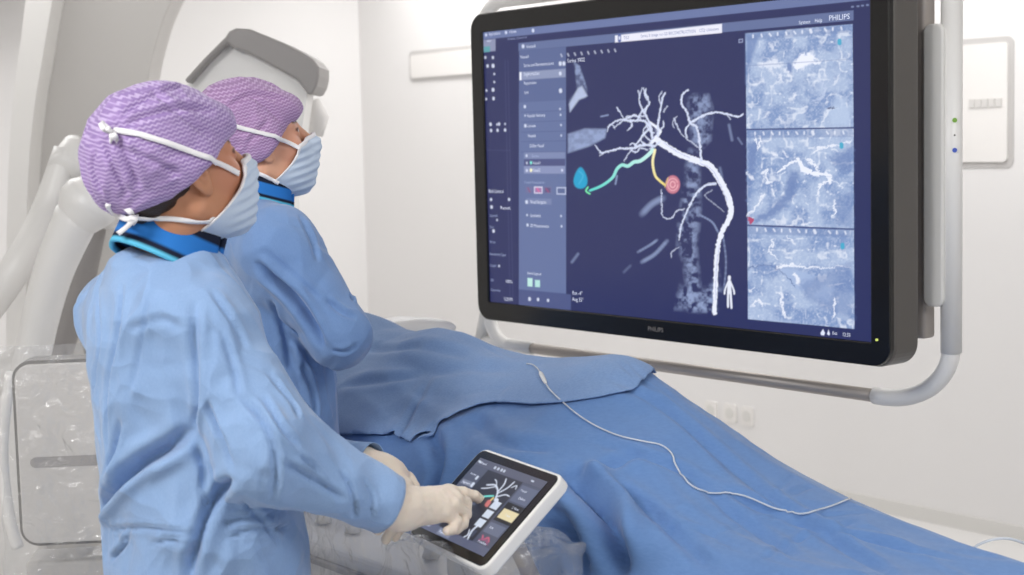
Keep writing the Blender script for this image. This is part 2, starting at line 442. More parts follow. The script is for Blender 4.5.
def attr_mat(name, emit=False, rough=.6, strength=1.0, spec=.5, sss=0):
    m_ = mat(name, (.02, .02, .02, 1), rough, spec=spec); nt = m_.node_tree; b = nt.nodes['Principled BSDF']
    at = nd(nt, 'ShaderNodeAttribute'); at.attribute_name = 'paint'
    if emit:
        lk(nt, at.outputs['Color'], b.inputs['Emission Color']); b.inputs['Emission Strength'].default_value = strength
    else:
        lk(nt, at.outputs['Color'], b.inputs['Base Color'])
    if sss: b.inputs['Subsurface Weight'].default_value = sss; b.inputs['Subsurface Radius'].default_value = (.012, .005, .003)
    return m_
M['screen'] = attr_mat('lit_screen', True, .28, 1.0, .4)
M['skin'] = attr_mat('skin', False, .5, 1, .4, .12)
M['collar'] = attr_mat('collar_cloth', False, .75, 1, .2)
def glow(name, col, st=1.0):
    m_ = mat(name, (.02, .02, .02, 1), .3); b = m_.node_tree.nodes['Principled BSDF']
    b.inputs['Emission Color'].default_value = col; b.inputs['Emission Strength'].default_value = st; return m_

# ================================================================== the setting
pf = hit(940, 524, (0, 0, 0), ZV)
WD = (pf - Vector((0, 0, 0))).dot(N)                     # distance of the far wall along N
def wallp(px, py, off=0.0): return hit(px, py, N * (WD - off), N)
def struct(o): o['kind'] = 'structure'; return o
cor = wallp(368, 300); cor.z = 0
HC = 2.85
def wallbox(name, a, b, th, mt):
    a = Vector(a); b = Vector(b); d = (b - a); nrm = Vector((d.y, -d.x, 0)).normalized()
    return struct(MB().box((a + b) / 2 + Vector((0, 0, HC / 2)) - nrm * th / 2, d / 2, nrm * th / 2, ZV * HC / 2).build(name, mt))
far_r = cor + U * 9.5
wallbox('wall_back', cor, far_r, .12, M['wall'])
left_end = cor - N * 4.2 - U * 1.5
wallbox('wall_left', left_end, cor, .12, M['wall'])
wl2 = left_end - Vector((0.6, 6.5, 0))
wallbox('wall_side', wl2, left_end, .12, M['wall'])
fl = MB().box((1.0, 4.6, -.05), (5.6, 0, 0), (0, 7.2, 0), (0, 0, .05)).build('floor', M['floor']); struct(fl)
ce = MB().box((1.0, 4.6, HC + .05), (5.6, 0, 0), (0, 7.2, 0), (0, 0, .05)).build('ceiling', M['ceiling']); struct(ce)
bb = MB().box(cor + U * 4.75 + Vector((0, 0, .03)) - N * .008, U * 4.75, N * .007, ZV * .03).build('baseboard_back', M['offwhite']); struct(bb)
bh = MB().box(W(2, -12, 8.0) + Vector((-.3, 0, .28)), (.45, 0, 0), (0, .1, 0), (0, 0, .3)).build('trim_1', M['mgrey']); struct(bh)
# wall hatch panels: raised panel with a shadow gap around it
def wall_panel(name, label, x0, x1, y0, y1, gap=.022, logo=None):
    c = wallp((x0 + x1) / 2, (y0 + y1) / 2); a = wallp(x0, (y0 + y1) / 2); b = wallp(x1, (y0 + y1) / 2)
    hw = abs((b - a).dot(U)) / 2; t_ = wallp((x0 + x1) / 2, y0).z; l_ = wallp((x0 + x1) / 2, y1).z; hh = (t_ - l_) / 2
    c = wallp((x0 + x1) / 2, (y0 + y1) / 2); c = Vector((c.x, c.y, (t_ + l_) / 2)); c = c + U * (((a + b) / 2 - c).dot(U))
    r = thing(name, label, 'wall panel', c - N * .02)
    fr = MB().prism(rrect(hw * 2 + gap * 2, hh * 2 + gap * 2, .03), c, U, ZV, -N, .001, .004).build('panel_gap', M['groove'], r)
    pn = MB().prism(rrect(hw * 2, hh * 2, .02), c, U, ZV, -N, .002, .012).build('panel_face', M['wall2'], r)
    return r, c
wall_panel('wall_panel', 'low wide hatch panel in the far wall left of the big display', 412, 500, 51, 75)
r_, c_ = wall_panel('wall_panel', 'tall hatch panel in the far wall right of the big display', 925, 1009, 45, 162)
cq = wallp(985, 103, .015)
q_ = MB()
for k in range(5): q_.box(cq + U * (k - 2) * .03, U * .012, N * .002, ZV * .016)
q_.build('panel_marking', mat('faint_print', srgb(214, 211, 208), .6), r_)
# sockets low on the wall
for k, px in enumerate((712, 731, 748)):
    c = wallp(px, 410 + k * 3, .0)
    r = thing('wall_socket', ['leftmost of the three pale wall sockets low beyond the drape', 'middle of the three pale wall sockets low beyond the drape', 'rightmost of the three pale wall sockets low beyond the drape'][k], 'socket', c, 'wall sockets beyond the drape')
    MB().prism(rrect(.075, .085, .012), c, U, ZV, -N, .0, .01).build('face_plate', M['wall2'], r)
    MB().prism(rrect(.045, .05, .02), c, U, ZV, -N, .0, .013).build('socket_insert', M['offwhite'], r)

# ================================================================== imaging system on the left
def outl(name, pts, y, th, mt, parent, bev=.02, n=6, smooth_pts=True):
    """plate with its outline standing at distance y, th thick"""
    P = bez(pts + [pts[0]], n)[:-1] if smooth_pts else pts
    A = [W(p[0], p[1], y) for p in P]
    ar = sum(A[i].x * A[(i + 1) % len(A)].z - A[(i + 1) % len(A)].x * A[i].z for i in range(len(A)))
    if ar > 0: A = A[::-1]
    V = [(a.x, a.y, a.z) for a in A] + [(a.x, a.y + th, a.z) for a in A]; n_ = len(A)
    Fc = [tuple(range(n_)), tuple(range(n_, 2 * n_))[::-1]] + [(i, n_ + i, n_ + (i + 1) % n_, (i + 1) % n_) for i in range(n_)]
    Fc = [f[::-1] for f in Fc]
    o = mesh(name, V, Fc, mt, parent, False)
    return bevel(o, bev, 4, 50)
g = thing('imaging_gantry', 'huge pale curved gantry ring standing behind the nurses on the left', 'gantry', (W(80, 300, 6.2).x, 6.2, 0))
Lb = [(46, -170), (30, -40), (22, 30), (13, 100), (8, 180), (6, 300), (8, 440), (16, 560), (30, 900)]
Rb = [(80, -170), (58, -40), (52, 0), (42, 60), (34, 110), (28, 180), (26, 300), (28, 440), (36, 560), (50, 900)]
def strip(name, L_, R_, y, th, mt, parent, bev):
    L2, R2 = bez(L_, 6), bez(R_, 6)
    return outl(name, [tuple(p) for p in L2] + [tuple(p) for p in R2[::-1]], y, th, mt, parent, bev, smooth_pts=False)
def down(L_, y):                                        # run the last point to the floor
    b = L_[-1]; 
    py = proj([[W(b[0], b[1], y).x, y, 0.0]])[0][1]; return L_[:-1] + [(b[0], py)]
strip('outer_ring', down(Lb, 5.9), down(Rb, 5.9), 5.9, .35, M['white'], g, .02)
R2b = [(270, -170), (205, -60), (172, 0), (157, 40), (147, 90), (141, 180), (139, 300), (141, 440), (148, 560), (160, 900)]
strip('inner_ring', down([(p[0] - 3, p[1]) for p in Rb], 6.05), down(R2b, 6.05), 6.05, .2, M['lgrey'], g, .01)

d_ = thing('detector_head', 'white flat detector head with a thick grey rounded rim above the far nurse', 'detector', W(250, 120, 4.8))
outl('housing', [(178, 96), (200, 70), (229, 43), (238, 42), (244, 43), (290, 64), (303, 72), (308, 80), (306, 100), (292, 200), (282, 260), (150, 260), (152, 180)], 4.72, .16, M['white'], d_, .03, 3)
rim_o = [(184, 80), (204, 58), (225, 37), (229, 31), (236, 28), (250, 29), (282, 42), (306, 54), (314, 60), (319, 67), (319, 76), (317, 86), (313, 93)]
rim_i = [(308, 95), (303, 88), (296, 79), (276, 68), (252, 55), (241, 50), (234, 49), (227, 43), (208, 61), (188, 84)]
rm = outl('rim', rim_o + rim_i, 4.66, .27, M['mgrey'], d_, .008, 1, smooth_pts=False)
bkt = thing('pale_fitting', 'blurred pale rounded fitting beside the far nurse face', 'fitting', W(318, 120, 5.0))
MB().tube([W(313, 100, 5), W(318, 118, 5), W(316, 136, 5)], [.02, .036, .022], 20).build('cover', M['wall2'], bkt, True)  # plain pale rounded body of the fitting
tag(bkt, 'pale rounded fitting hanging beyond the far nurse mask')
MB().tube([W(318, 118, 5), W(306, 112, 5.1), W(294, 108, 5.1)], .018, 12).build('stem', M['wall2'], bkt, True)

MB().tube([W(225, 170, 4.85), W(215, 175, 5.3), W(150, 190, 6.1)], .07, 20).build('carrier', M['white'], d_, True)
arm = thing('support_arm', 'thick white jointed support arm behind the near nurse back', 'arm', W(60, 380, 4.4))
def T(name, pts, y, r, mt, parent, seg=20):
    P = [W(p[0], p[1], y + (p[2] if len(p) > 2 else 0)) for p in pts]
    P = [Vector(q) for q in bez([tuple(q) for q in P], 6)]
    rr = r if not isinstance(r, (list, tuple)) else list(np.interp(np.linspace(0, len(r) - 1, len(P)), range(len(r)), r))
    return MB().tube(P, rr, seg).build(name, mt, parent, True)
T('upper_tube', [(66, 150, .15), (44, 215, .1), (16, 268), (-30, 330)], 4.5, [.036, .042, .046, .05], M['white'], arm)
T('sleeve', [(78, 146, .2), (64, 172, .12)], 4.5, [.045, .052, .05], M['white'], arm)
T('joint', [(100, 186, 0), (88, 204, 0), (74, 226, 0)], 4.35, [.05, .078, .085, .07, .05], M['white'], arm)
T('lower_tube', [(78, 214), (54, 270), (38, 330), (26, 400), (22, 520)], 4.35, [.062, .055, .05, .05, .05], M['white'], arm)
T('end_cap', [(118, 166, .3), (106, 200, .25)], 4.5, [.03, .045, .045], M['white'], arm)
T('shade_wedge', [(90, 226), (76, 290), (52, 372), (44, 460)], 4.75, [.05, .05, .05, .05], M['mgrey'], arm)  # mid-grey tube standing in for the shadow wedge behind the lower tube
T('hinge', [(100, 200, .1), (128, 214, .2)], 4.5, [.05, .07, .06], M['white'], arm)
st = thing('floor_stand', 'white floor column carrying the jointed arm at the left edge', 'stand', (W(10, 400, 4.9).x, 4.9, 0))
T('bracket', [(-20, 385), (8, 372), (30, 352), (62, 300)], 4.75, [.05, .06, .05, .045], M['white'], st)
pb = W(0, 420, 4.9)
MB().tube([(pb.x, 4.9, 0.03), (pb.x, 4.9, pb.z)], .09, 24).build('column', M['white'], st, True)
MB().tube([(pb.x, 4.9, 0), (pb.x, 4.9, .05)], .28, 32).build('foot', M['lgrey'], st, True)
T('handle_loop', [(12, 372), (4, 420), (3, 470), (10, 520), (18, 548)], 3.6, .014, M['white'], st)

# plastic covered panel at the lower left
PY = 2.95  # stands behind the near nurse
pn = thing('equipment_panel', 'pale grey rounded equipment panel with dark rim and slot under clear plastic', 'panel', W(70, 575, PY + .05))
pc = W(86, 452, PY); ex = Vector((1, .1, 0)).normalized(); ez = Vector((-.1, 1, 0)).normalized(); ey = ZV
pw, ph = .25, .345
MB().prism(rrect(pw + .012, ph + .012, .036), pc, ex, ey, ez, .004, .07).build('rim', M['dgrey'], pn)
bevel(MB().prism(rrect(pw, ph, .03), pc, ex, ey, ez, -.004, .06).build('face', mat('panel_face_grey', srgb(200, 196, 192), .4), pn), .003)
sc_ = W(72, 461, PY - .006)
MB().prism(rrect(.155, .021, .0105), sc_, ex, ey, ez, -.001, .003).build('slot', M['mgrey'], pn)
MB().prism(rrect(.012, .012, .006), W(36, 462, PY - .008), ex, ey, ez, -.003, .003).build('slot_button', M['dgrey'], pn)
MB().prism(rrect(.004, .004, .002), W(63, 500, PY - .006), ex, ey, ez, -.002, .002).build('screw', M['dgrey'], pn)
lb = W(72, 600, PY)
bevel(MB().box(lb + Vector((.03, .09, -.13)), ex * .13, ez * .05, ZV * .2).build('lower_box', mat('lower_box_grey', srgb(188, 184, 180), .45), pn), .01)
MB().box((lb.x + .05, lb.y + .09, .38), (.04, 0, 0), (0, .04, 0), (0, 0, .38)).build('post', M['lgrey'], pn)
MB().box((lb.x + .05, lb.y + .09, .02), (.2, 0, 0), (0, .2, 0), (0, 0, .02)).build('foot', M['lgrey'], pn)
def sheet(name, c, ex, ey, ez, w_, h_, nx, ny, amp, sc_, parent, seed=0, curl=.0):
    V = []; 
    for j in range(ny + 1):
        for i in range(nx + 1):
            x = (i / nx - .5) * w_; y = (j / ny - .5) * h_
            V.append((x, y))
    V = np.array(V); q = np.c_[V * sc_, np.full(len(V), seed * 7.3)]
    n_ = fbm(q, 3) * .5 + ridge(q * 1.3 + 5, 2) * .35
    e = np.maximum(np.abs(V[:, 0]) / (w_ / 2), np.abs(V[:, 1]) / (h_ / 2))
    dz = n_ * amp - curl * np.clip(e - .8, 0, 1) * 5
    c, ex, ey, ez = [np.array(k) for k in (c, ex, ey, ez)]
    wob = fbm(q * .6 + 40, 2) * .012
    P = c + (V[:, :1] + wob[:, None]) * ex + V[:, 1:] * ey - dz[:, None] * ez
    Fc = np.array([(j * (nx + 1) + i, j * (nx + 1) + i + 1, (j + 1) * (nx + 1) + i + 1, (j + 1) * (nx + 1) + i) for j in range(ny) for i in range(nx)])
    return mesh(name, P, Fc, M['plastic'], parent)
pk = sheet('plastic_cover', np.array(W(88, 480, PY - .028)), ex, ey, ez, .32, .52, 70, 110, .009, 14, None, 1)
tag(pk, 'crinkled clear plastic bag draped over the equipment panel at lower left', 'plastic cover')

# ================================================================== the big display
SW, SH = 1.29, 1.29 * 9 / 16
BL = Vector((-.060, 4.258, 1.155))
def mp(a, z, b=0.0): return BL + U * a + ZV * z + N * b
def mab(px, py, b=0.0):
    h = hit(px, py, mp(0, 0, b), N) - BL; return h.dot(U), h.z
mon = thing('display', 'giant wall-sized medical display with black bezel showing blue angiography screen', 'display', mp(SW / 2, -.06, .05))
C0 = mp(SW / 2, SH / 2)
BZ = .050
def frame_mesh(ow, oh, orr, iw, ih, irr, d0, d1):
    o_ = rrect(ow, oh, orr, 8); i_ = rrect(iw, ih, irr, 8); n_ = len(o_)
    V = []; 
    for d, o2 in ((d0, 1), (d1, 1)):
        V += [C0 + U * x + ZV * y - N * d for x, y in o_]; V += [C0 + U * x + ZV * y - N * d for x, y in i_]
    Fc = []
    for i in range(n_):
        j = (i + 1) % n_
        Fc += [(2 * n_ + i, 2 * n_ + j, 3 * n_ + j, 3 * n_ + i)[::-1], (i, j, n_ + j, n_ + i), (i, j, 2 * n_ + j, 2 * n_ + i)[::-1], (n_ + i, n_ + j, 3 * n_ + j, 3 * n_ + i)]
    return V, [f[::-1] for f in Fc]
V, Fc = frame_mesh(SW + 2 * BZ, SH + 2 * BZ, .045, SW, SH, .002, -.03, .006)
bevel(mesh('bezel', V, Fc, M['black'], mon, False), .004, 3)
hb = MB().prism(rrect(SW + 2 * BZ + .006, SH + 2 * BZ + .006, .048), C0, U, ZV, -N, -.09, -.004).build('housing', M['housing'], mon); bevel(hb, .010, 3)
e1 = mat('power_led', srgb(230, 210, 70), .3); e1 = glow('power_led', srgb(225, 240, 120), .9)
la, lz = mab(879, 339.5); MB().tube([mp(la, lz, -.006), mp(la, lz, -.009)], .0028, 12).build('power_light', e1, mon)
mt_ = thing('display_mount', 'white tubular frame with steel lower rail carrying the giant display', 'frame', mp(SW / 2, -.12, .2))
tb = .175
ra, rz = mab(951.5, 200, tb); ba1, bz1 = mab(875, 396, tb); ba0, bz0 = mab(562, 352, tb); lfa, _ = mab(484, 150, tb)
bz = (bz1 + bz0) / 2
print('tube', ra, bz1, bz0, lfa)
# right vertical tube with elbow
def arcp(ca, cz, r, a0, a1, n=10, rz=None): return [mp(ca + r * math.cos(R(a0 + (a1 - a0) * i / n)), cz + (rz or r) * math.sin(R(a0 + (a1 - a0) * i / n)), tb) for i in range(n + 1)]
er = ra - ba1
ztop = SH + .12
t_ = ez_r = .125
MB().tube([mp(ra, bz + ez_r - .01, tb), mp(ra, ztop - .1, tb)], .0225, 20).build('right_post', M['white'], mt_, True)
MB().tube([mp(ra, bz + ez_r + .01, tb)] + arcp(ra - er * .86, bz + ez_r, er * .86, 0, -90, 14, ez_r) + [mp(ba1 + 0.0, bz, tb)], .0195, 20).build('elbow', M['white'], mt_, True)
MB().tube([mp(lfa + .1, bz, tb), mp(ba1, bz, tb)], .0150, 20).build('lower_rail', M['steel'], mt_, True)
MB().tube([mp(lfa, bz + .19, tb)] + arcp(lfa + .09, bz + .10, .09, 180, 270, 10, .10) + [mp(lfa + .2, bz, tb)], .0185, 20).build('elbow', M['white'], mt_, True)
MB().tube([mp(lfa - .07, bz, tb), mp(lfa + .12, bz, tb)], .0185, 20).build('rail_end', M['white'], mt_, True)
MB().tube([mp(lfa - .035, bz + .01, tb), mp(lfa, bz + .09, tb)], [.02, .024], 20).build('joint_cover', M['offwhite'], mt_, True)
MB().tube([mp(lfa, bz + .18, tb), mp(lfa, SH, tb)], .0185, 20).build('left_post', M['white'], mt_, True)
MB().tube([mp(lfa, SH - .01, tb)] + arcp(lfa + .1, SH, .1, 180, 90) + [mp(lfa + .3, SH + .1, tb)], .0185, 20).build('elbow', M['white'], mt_, True)
MB().tube([mp(lfa + .29, SH + .1, tb), mp(ra - .1, SH + .1, tb)] + arcp(ra - .1, SH, .1, 90, 0), .0185, 20).build('upper_rail', M['white'], mt_, True)
# flat grip cover beside the post
ga, gt = mab(932, 24, tb - .02); _, gb = mab(932, 306, tb - .02)
ga1, _ = mab(926, 150, tb - .02); ga2, _ = mab(942, 150, tb - .02)
bevel(MB().prism(rrect(ga2 - ga1 + .01, gt - gb, .018), mp((ga1 + ga2) / 2 + .005, (gt + gb) / 2, tb - .02), U, ZV, -N, -.02, .012).build('grip_cover', M['offwhite'], mt_), .005)
# grey plate between housing and frame
pa2, _ = mab(936, 200, tb + .02); _, pzb = mab(925, 338, tb)
bevel(MB().box(mp((pa2 + 0.35) / 2, (pzb + SH + .05) / 2, tb + .0), U * (pa2 - .35) / 2, N * .02, ZV * (SH + .05 - pzb) / 2).build('back_plate', M['plate'], mt_), .008)
bevel(MB().box(mp(SW / 2, SH / 2, .125), U * .45, N * .04, ZV * .25).build('mount_block', M['dgrey'], mt_), .01)
for a_ in (.3, .95):
    MB().box(mp(a_, (SH + HC - BL.z) / 2 + .05, tb + .0), U * .035, N * .03, ZV * (HC - BL.z - SH - .1) / 2).build('ceiling_post', M['white'], mt_)
for (px, py, c) in ((960.5, 120, srgb(120, 170, 60)), (960.5, 150, srgb(60, 90, 190))):
    a_, z_ = mab(px, py, tb); MB().tube([mp(ra + .0165, z_, tb - .012), mp(ra + .019, z_, tb - .016)], .005, 10).build('status_light', glow('status', c, .8), mt_)
a_, z_ = mab(960.5, 135, tb); MB().tube([mp(ra + .0165, z_, tb - .012), mp(ra + .018, z_, tb - .015)], .002, 8).build('status_mark', M['dgrey'], mt_)

# ---- what the screen shows
HX = np.linalg.inv
def screen_px(nx, nz, p0, ex_, ez_, w_, h_):
    a, z = np.meshgrid(np.linspace(0, w_, nx), np.linspace(0, h_, nz))
    P = np.array(p0) + a[..., None] * np.array(ex_) + z[..., None] * np.array(ez_)
    return P, proj(P)
class Paint:
    def __init__(s, q, bg):
        s.X, s.Y = q[..., 0], q[..., 1]; s.C = np.empty(q.shape[:2] + (3,)); s.C[:] = bg[:3]
    def blend(s, a, col): s.C += (np.array(col[:3]) - s.C) * a[..., None]
    def poly(s, pts, col, al=1.0, soft=.5, tex=None):
        P = np.array(pts, float); ins = np.zeros(s.X.shape, bool); d = np.full(s.X.shape, 1e9)
        for i in range(len(P)):
            a, b = P[i], P[(i + 1) % len(P)]
            c = ((a[1] > s.Y) != (b[1] > s.Y)); 
            if a[1] != b[1]: ins ^= c & (s.X < (b[0] - a[0]) * (s.Y - a[1]) / (b[1] - a[1]) + a[0])
            ba = b - a; t = np.clip(((s.X - a[0]) * ba[0] + (s.Y - a[1]) * ba[1]) / (ba @ ba + 1e-9), 0, 1)
            d = np.minimum(d, np.hypot(s.X - a[0] - t * ba[0], s.Y - a[1] - t * ba[1]))
        sd = np.where(ins, -d, d); a_ = np.clip(.5 - sd / (2 * soft), 0, 1) * al
        if tex is not None: a_ = a_ * tex
        s.blend(a_, col)
    def line(s, pts, w_, col, al=1.0, col2=None, soft=.55, sm=5):
        P = bez(pts, sm) if sm and len(pts) > 2 else [np.array(p, float) for p in pts]; n_ = len(P)
        for i in range(n_ - 1):
            a, b = P[i], P[i + 1]; f = i / max(n_ - 1, 1)
            ww = (w_[0] + (w_[1] - w_[0]) * f) if isinstance(w_, (tuple, list)) else w_
            mk = (s.X > min(a[0], b[0]) - ww - 2) & (s.X < max(a[0], b[0]) + ww + 2) & (s.Y > min(a[1], b[1]) - ww - 2) & (s.Y < max(a[1], b[1]) + ww + 2)
            if not mk.any(): continue
            x, y = s.X[mk], s.Y[mk]; ba = b - a; t = np.clip(((x - a[0]) * ba[0] + (y - a[1]) * ba[1]) / (ba @ ba + 1e-9), 0, 1)
            d = np.hypot(x - a[0] - t * ba[0], y - a[1] - t * ba[1]); al_ = np.clip((ww / 2 - d) / (2 * soft) + .5, 0, 1) * al
            c = np.array(col[:3]) if col2 is None else np.array(col[:3]) * (1 - f) + np.array(col2[:3]) * f
            s.C[mk] += (c - s.C[mk]) * al_[:, None]
    def noise(s, sc_, seed=0, o=3): return fbm(np.stack([s.X * sc_, s.Y * sc_, np.full_like(s.X, seed)], -1), o)
NX, NZ = 860, 484
P_, q_ = screen_px(NX, NZ, mp(0, 0, 0), U, ZV, SW, SH)
pt = Paint(q_, srgb(36, 42, 92))
def grd(): return None
cB = [srgb(94, 108, 152), srgb(112, 130, 176)]
def yt(x): return 32.3 - .1093 * (x - 483.7)          # top edge of screen in the photo
def yb(x): return 301.5 + .1059 * (x - 490)
def qd(x0, x1, f0, f1, col, al=1.0, soft=.4):
    """box between fractions f0..f1 of the screen height"""
    Yf = lambda x, f: yt(x) + (yb(x) - yt(x)) * f
    pt.poly([(x0, Yf(x0, f0)), (x1, Yf(x1, f0)), (x1, Yf(x1, f1)), (x0, Yf(x0, f1))], col, al, soft)
def fr(x, y): return (y - yt(x)) / (yb(x) - yt(x))
qd(480, 880, -.01, .027, srgb(104, 118, 164))
qd(483, 495.5, fr(484, 40), fr(484, 52), srgb(140, 146, 178)); qd(484, 490, fr(487, 46.5), fr(487, 52), srgb(90, 160, 170))
qd(518.5, 853.5, fr(519, 43), fr(519, 51), srgb(98, 112, 156))
qd(519, 566, fr(519, 51), fr(519, 306), srgb(88, 102, 148))
qd(519, 566, fr(530, 102), fr(530, 290), srgb(98, 113, 158))
qd(520, 565.5, fr(520, 72), fr(520, 80.2), srgb(140, 150, 184)); qd(519.5, 521.5, fr(520, 72), fr(520, 80.2), srgb(240, 242, 255))
qd(524, 565, fr(545, 152), fr(545, 158.6), srgb(124, 136, 176)); qd(524, 565, fr(545, 159), fr(545, 165.8), srgb(74, 80, 128)); qd(524, 565, fr(545, 166), fr(545, 173.6), srgb(136, 146, 186))
qd(519, 571, fr(540, 291.5), fr(540, 307), srgb(74, 84, 132))
for y in (112, 122, 132, 141.5, 152): qd(521, 566, fr(530, y) - .001, fr(530, y) + .0012, srgb(84, 96, 142))
for (x0, x1, c) in ((534, 542.5, srgb(160, 120, 170)), (543.8, 551.5, srgb(92, 86, 130))):
    qd(x0, x1, fr(x0, 186.5), fr(x0, 193.5), srgb(220, 215, 240) if x0 == 534 else srgb(110, 112, 156)); qd(x0 + .9, x1 - .9, fr(x0, 187.6), fr(x0, 192.4), c)
qd(525.5, 533, fr(525, 186.5), fr(525, 193), srgb(110, 112, 156)); qd(556.5, 566, fr(556, 187), fr(556, 194.5), srgb(190, 198, 226)); qd(557.5, 565, fr(556, 188.2), fr(556, 193.3), srgb(90, 104, 150))
pt.line([(537, 188.5), (539, 191.5)], .8, srgb(240, 90, 150)); pt.line([(546, 188.5), (548.5, 192)], .8, srgb(170, 70, 120)); pt.line([(528, 188), (530, 192)], .8, srgb(150, 70, 110))
qd(526.5, 551.5, fr(540, 198.5), fr(540, 204.5), srgb(118, 130, 172))
qd(527.5, 532.5, fr(530, 278), fr(530, 286.5), srgb(190, 232, 226)); qd(535, 540, fr(537, 280), fr(537, 287), srgb(180, 226, 222))
pt.line([(486, 150), (510, 150.5)], .5, srgb(92, 96, 140), .4); 
for x in (505, 508): pt.line([(x, 60), (x + 5, 300)], .5, srgb(80, 86, 132), .5)
wt = srgb(226, 232, 252)
for (x, y, r_) in ((563.8, 63.5, 1.9), (560.2, 63.6, 1.9), (560.2, 73.5, 1.7), (560.5, 90.7, 2.0), (525, 115.6, .8), (525.3, 125.8, 1.5), (524.8, 106.6, 1.4), (531, 162.8, 1.0), (531, 170.2, 1.1), (487, 296.5, 1.5), (499, 124, 1.4), (497, 124.5, .9), (490.5, 124.3, 1.5), (505, 124, .9), (491, 130.5, 1.4), (497.5, 130.3, 1.4), (505, 130, 1.4), (493, 89.8, 1.7), (493.5, 98.5, 1.5), (486.5, 90.5, 1), (486.2, 99, 1), (492.8, 57.5, 1.3), (485.3, 57.5, 1.1), (493, 65.8, 1.8), (487.5, 66, 1.4), (494.2, 74, 1), (494.2, 82, 1), (529.5, 299, 1.7), (538, 299.5, 1.5), (548, 300.4, 1.4), (523, 46.3, 1.7), (486, 35, 1.3), (506, 32.5, 1.4), (533, 30.5, 1.6), (491.5, 207, 1.5), (509, 199.5, 1.3), (491, 199.5, 1.3), (493.5, 231, 1.5), (527.5, 225, 1.3), (527, 215, .9), (497, 220, .9), (499, 266, 1), (560, 109, .9), (560.5, 114.8, .9), (561, 125, .9), (561.2, 135.5, .9), (561, 216, .9), (561.5, 226.3, 1), (526.5, 202, 1.6), (526.5, 155.7, 1.1), (526.8, 163, 1), (526.8, 170.5, 1.2), (562, 170.3, 1.1)):
    pt.line([(x, y - r_ * .4), (x + .1, y + r_ * .4)], r_ * 1.5, wt, .85, sm=0)
pt.line([(531, 162.2), (531, 163.2)], 2, srgb(120, 235, 215), sm=0); pt.line([(531, 169.6), (531, 170.8)], 2.2, srgb(255, 250, 200), sm=0)
qd(522.3, 523.6, .0, .0, wt)
# notice bar
pt.poly([(615, 35.5), (722, 23.7), (722, 33), (615, 42.5)], srgb(236, 236, 250), 1, .4)
pt.line([(619.5, 35.7), (619.5, 40.6)], 3.2, srgb(70, 90, 160), sm=0); pt.line([(619.5, 37), (619.5, 39)], 1.5, wt, sm=0)
# angiography volume
gh = srgb(150, 166, 206); v1 = srgb(214, 222, 246); v2 = srgb(236, 240, 255)
nz1 = np.clip(.55 + .7 * pt.noise(.22, 1), 0, 1); nz2 = np.clip(.42 + .75 * pt.noise(.2, 9, 4), 0, 1)
pt.poly([(568, 134), (585, 128.5), (607, 129), (605, 138), (590, 146), (568, 153)], gh, .95, 1.2, nz1 * .3 + .7)
pt.poly([(574, 62), (580, 66), (587.5, 90), (586, 98), (578, 99), (570, 112), (569, 100), (577, 90)], gh, .8, 1, np.clip(nz1, .3, 1))
pt.poly([(578, 88), (582, 86), (587.5, 96), (579, 100), (570, 112), (569, 104)], srgb(190, 202, 232), .8, 1)
pt.poly([(688, 99), (694, 95), (708, 95), (712, 108), (710, 140), (702, 148), (692, 142), (690, 120)], gh, .75, 3, nz1)
pt.poly([(690, 150), (697, 152), (699, 175), (700, 210), (696, 250), (700, 290), (714, 284), (716, 300), (712, 312), (690, 311), (680, 300), (687, 288), (684, 262), (678, 245), (680, 215), (684, 190), (686, 170)], gh, .8, 3.5, nz2)
pt.poly([(680, 285), (692, 292), (700, 300), (712, 283), (718, 270), (722, 290), (716, 312), (672, 309), (676, 300)], gh, .5, 3, nz2)
pt.line([(642, 214), (652, 204), (663, 198)], 5, gh, .35, soft=2); pt.line([(638, 252), (650, 245), (657, 240)], 2, gh, .45, soft=1); pt.line([(642, 262), (655, 254), (667, 241)], 3, gh, .5, soft=1.4)
pt.line([(624, 272), (630, 266)], 2, gh, .3, soft=1.2); pt.line([(572, 262), (578, 254)], 2.4, gh, .5, soft=1); pt.line([(729, 125), (732, 140)], 2.5, gh, .5, soft=1); pt.line([(738, 138), (742, 144)], 2, gh, .4)
pt.line([(720, 168), (722, 178)], 2.5, gh, .4, soft=1); pt.line([(700, 215), (712, 222), (718, 232)], 2, gh, .45); pt.line([(723, 235), (726, 262), (724, 290)], 2, gh, .35)
pt.line([(601, 116.5), (608, 115)], 1.5, gh, .8)
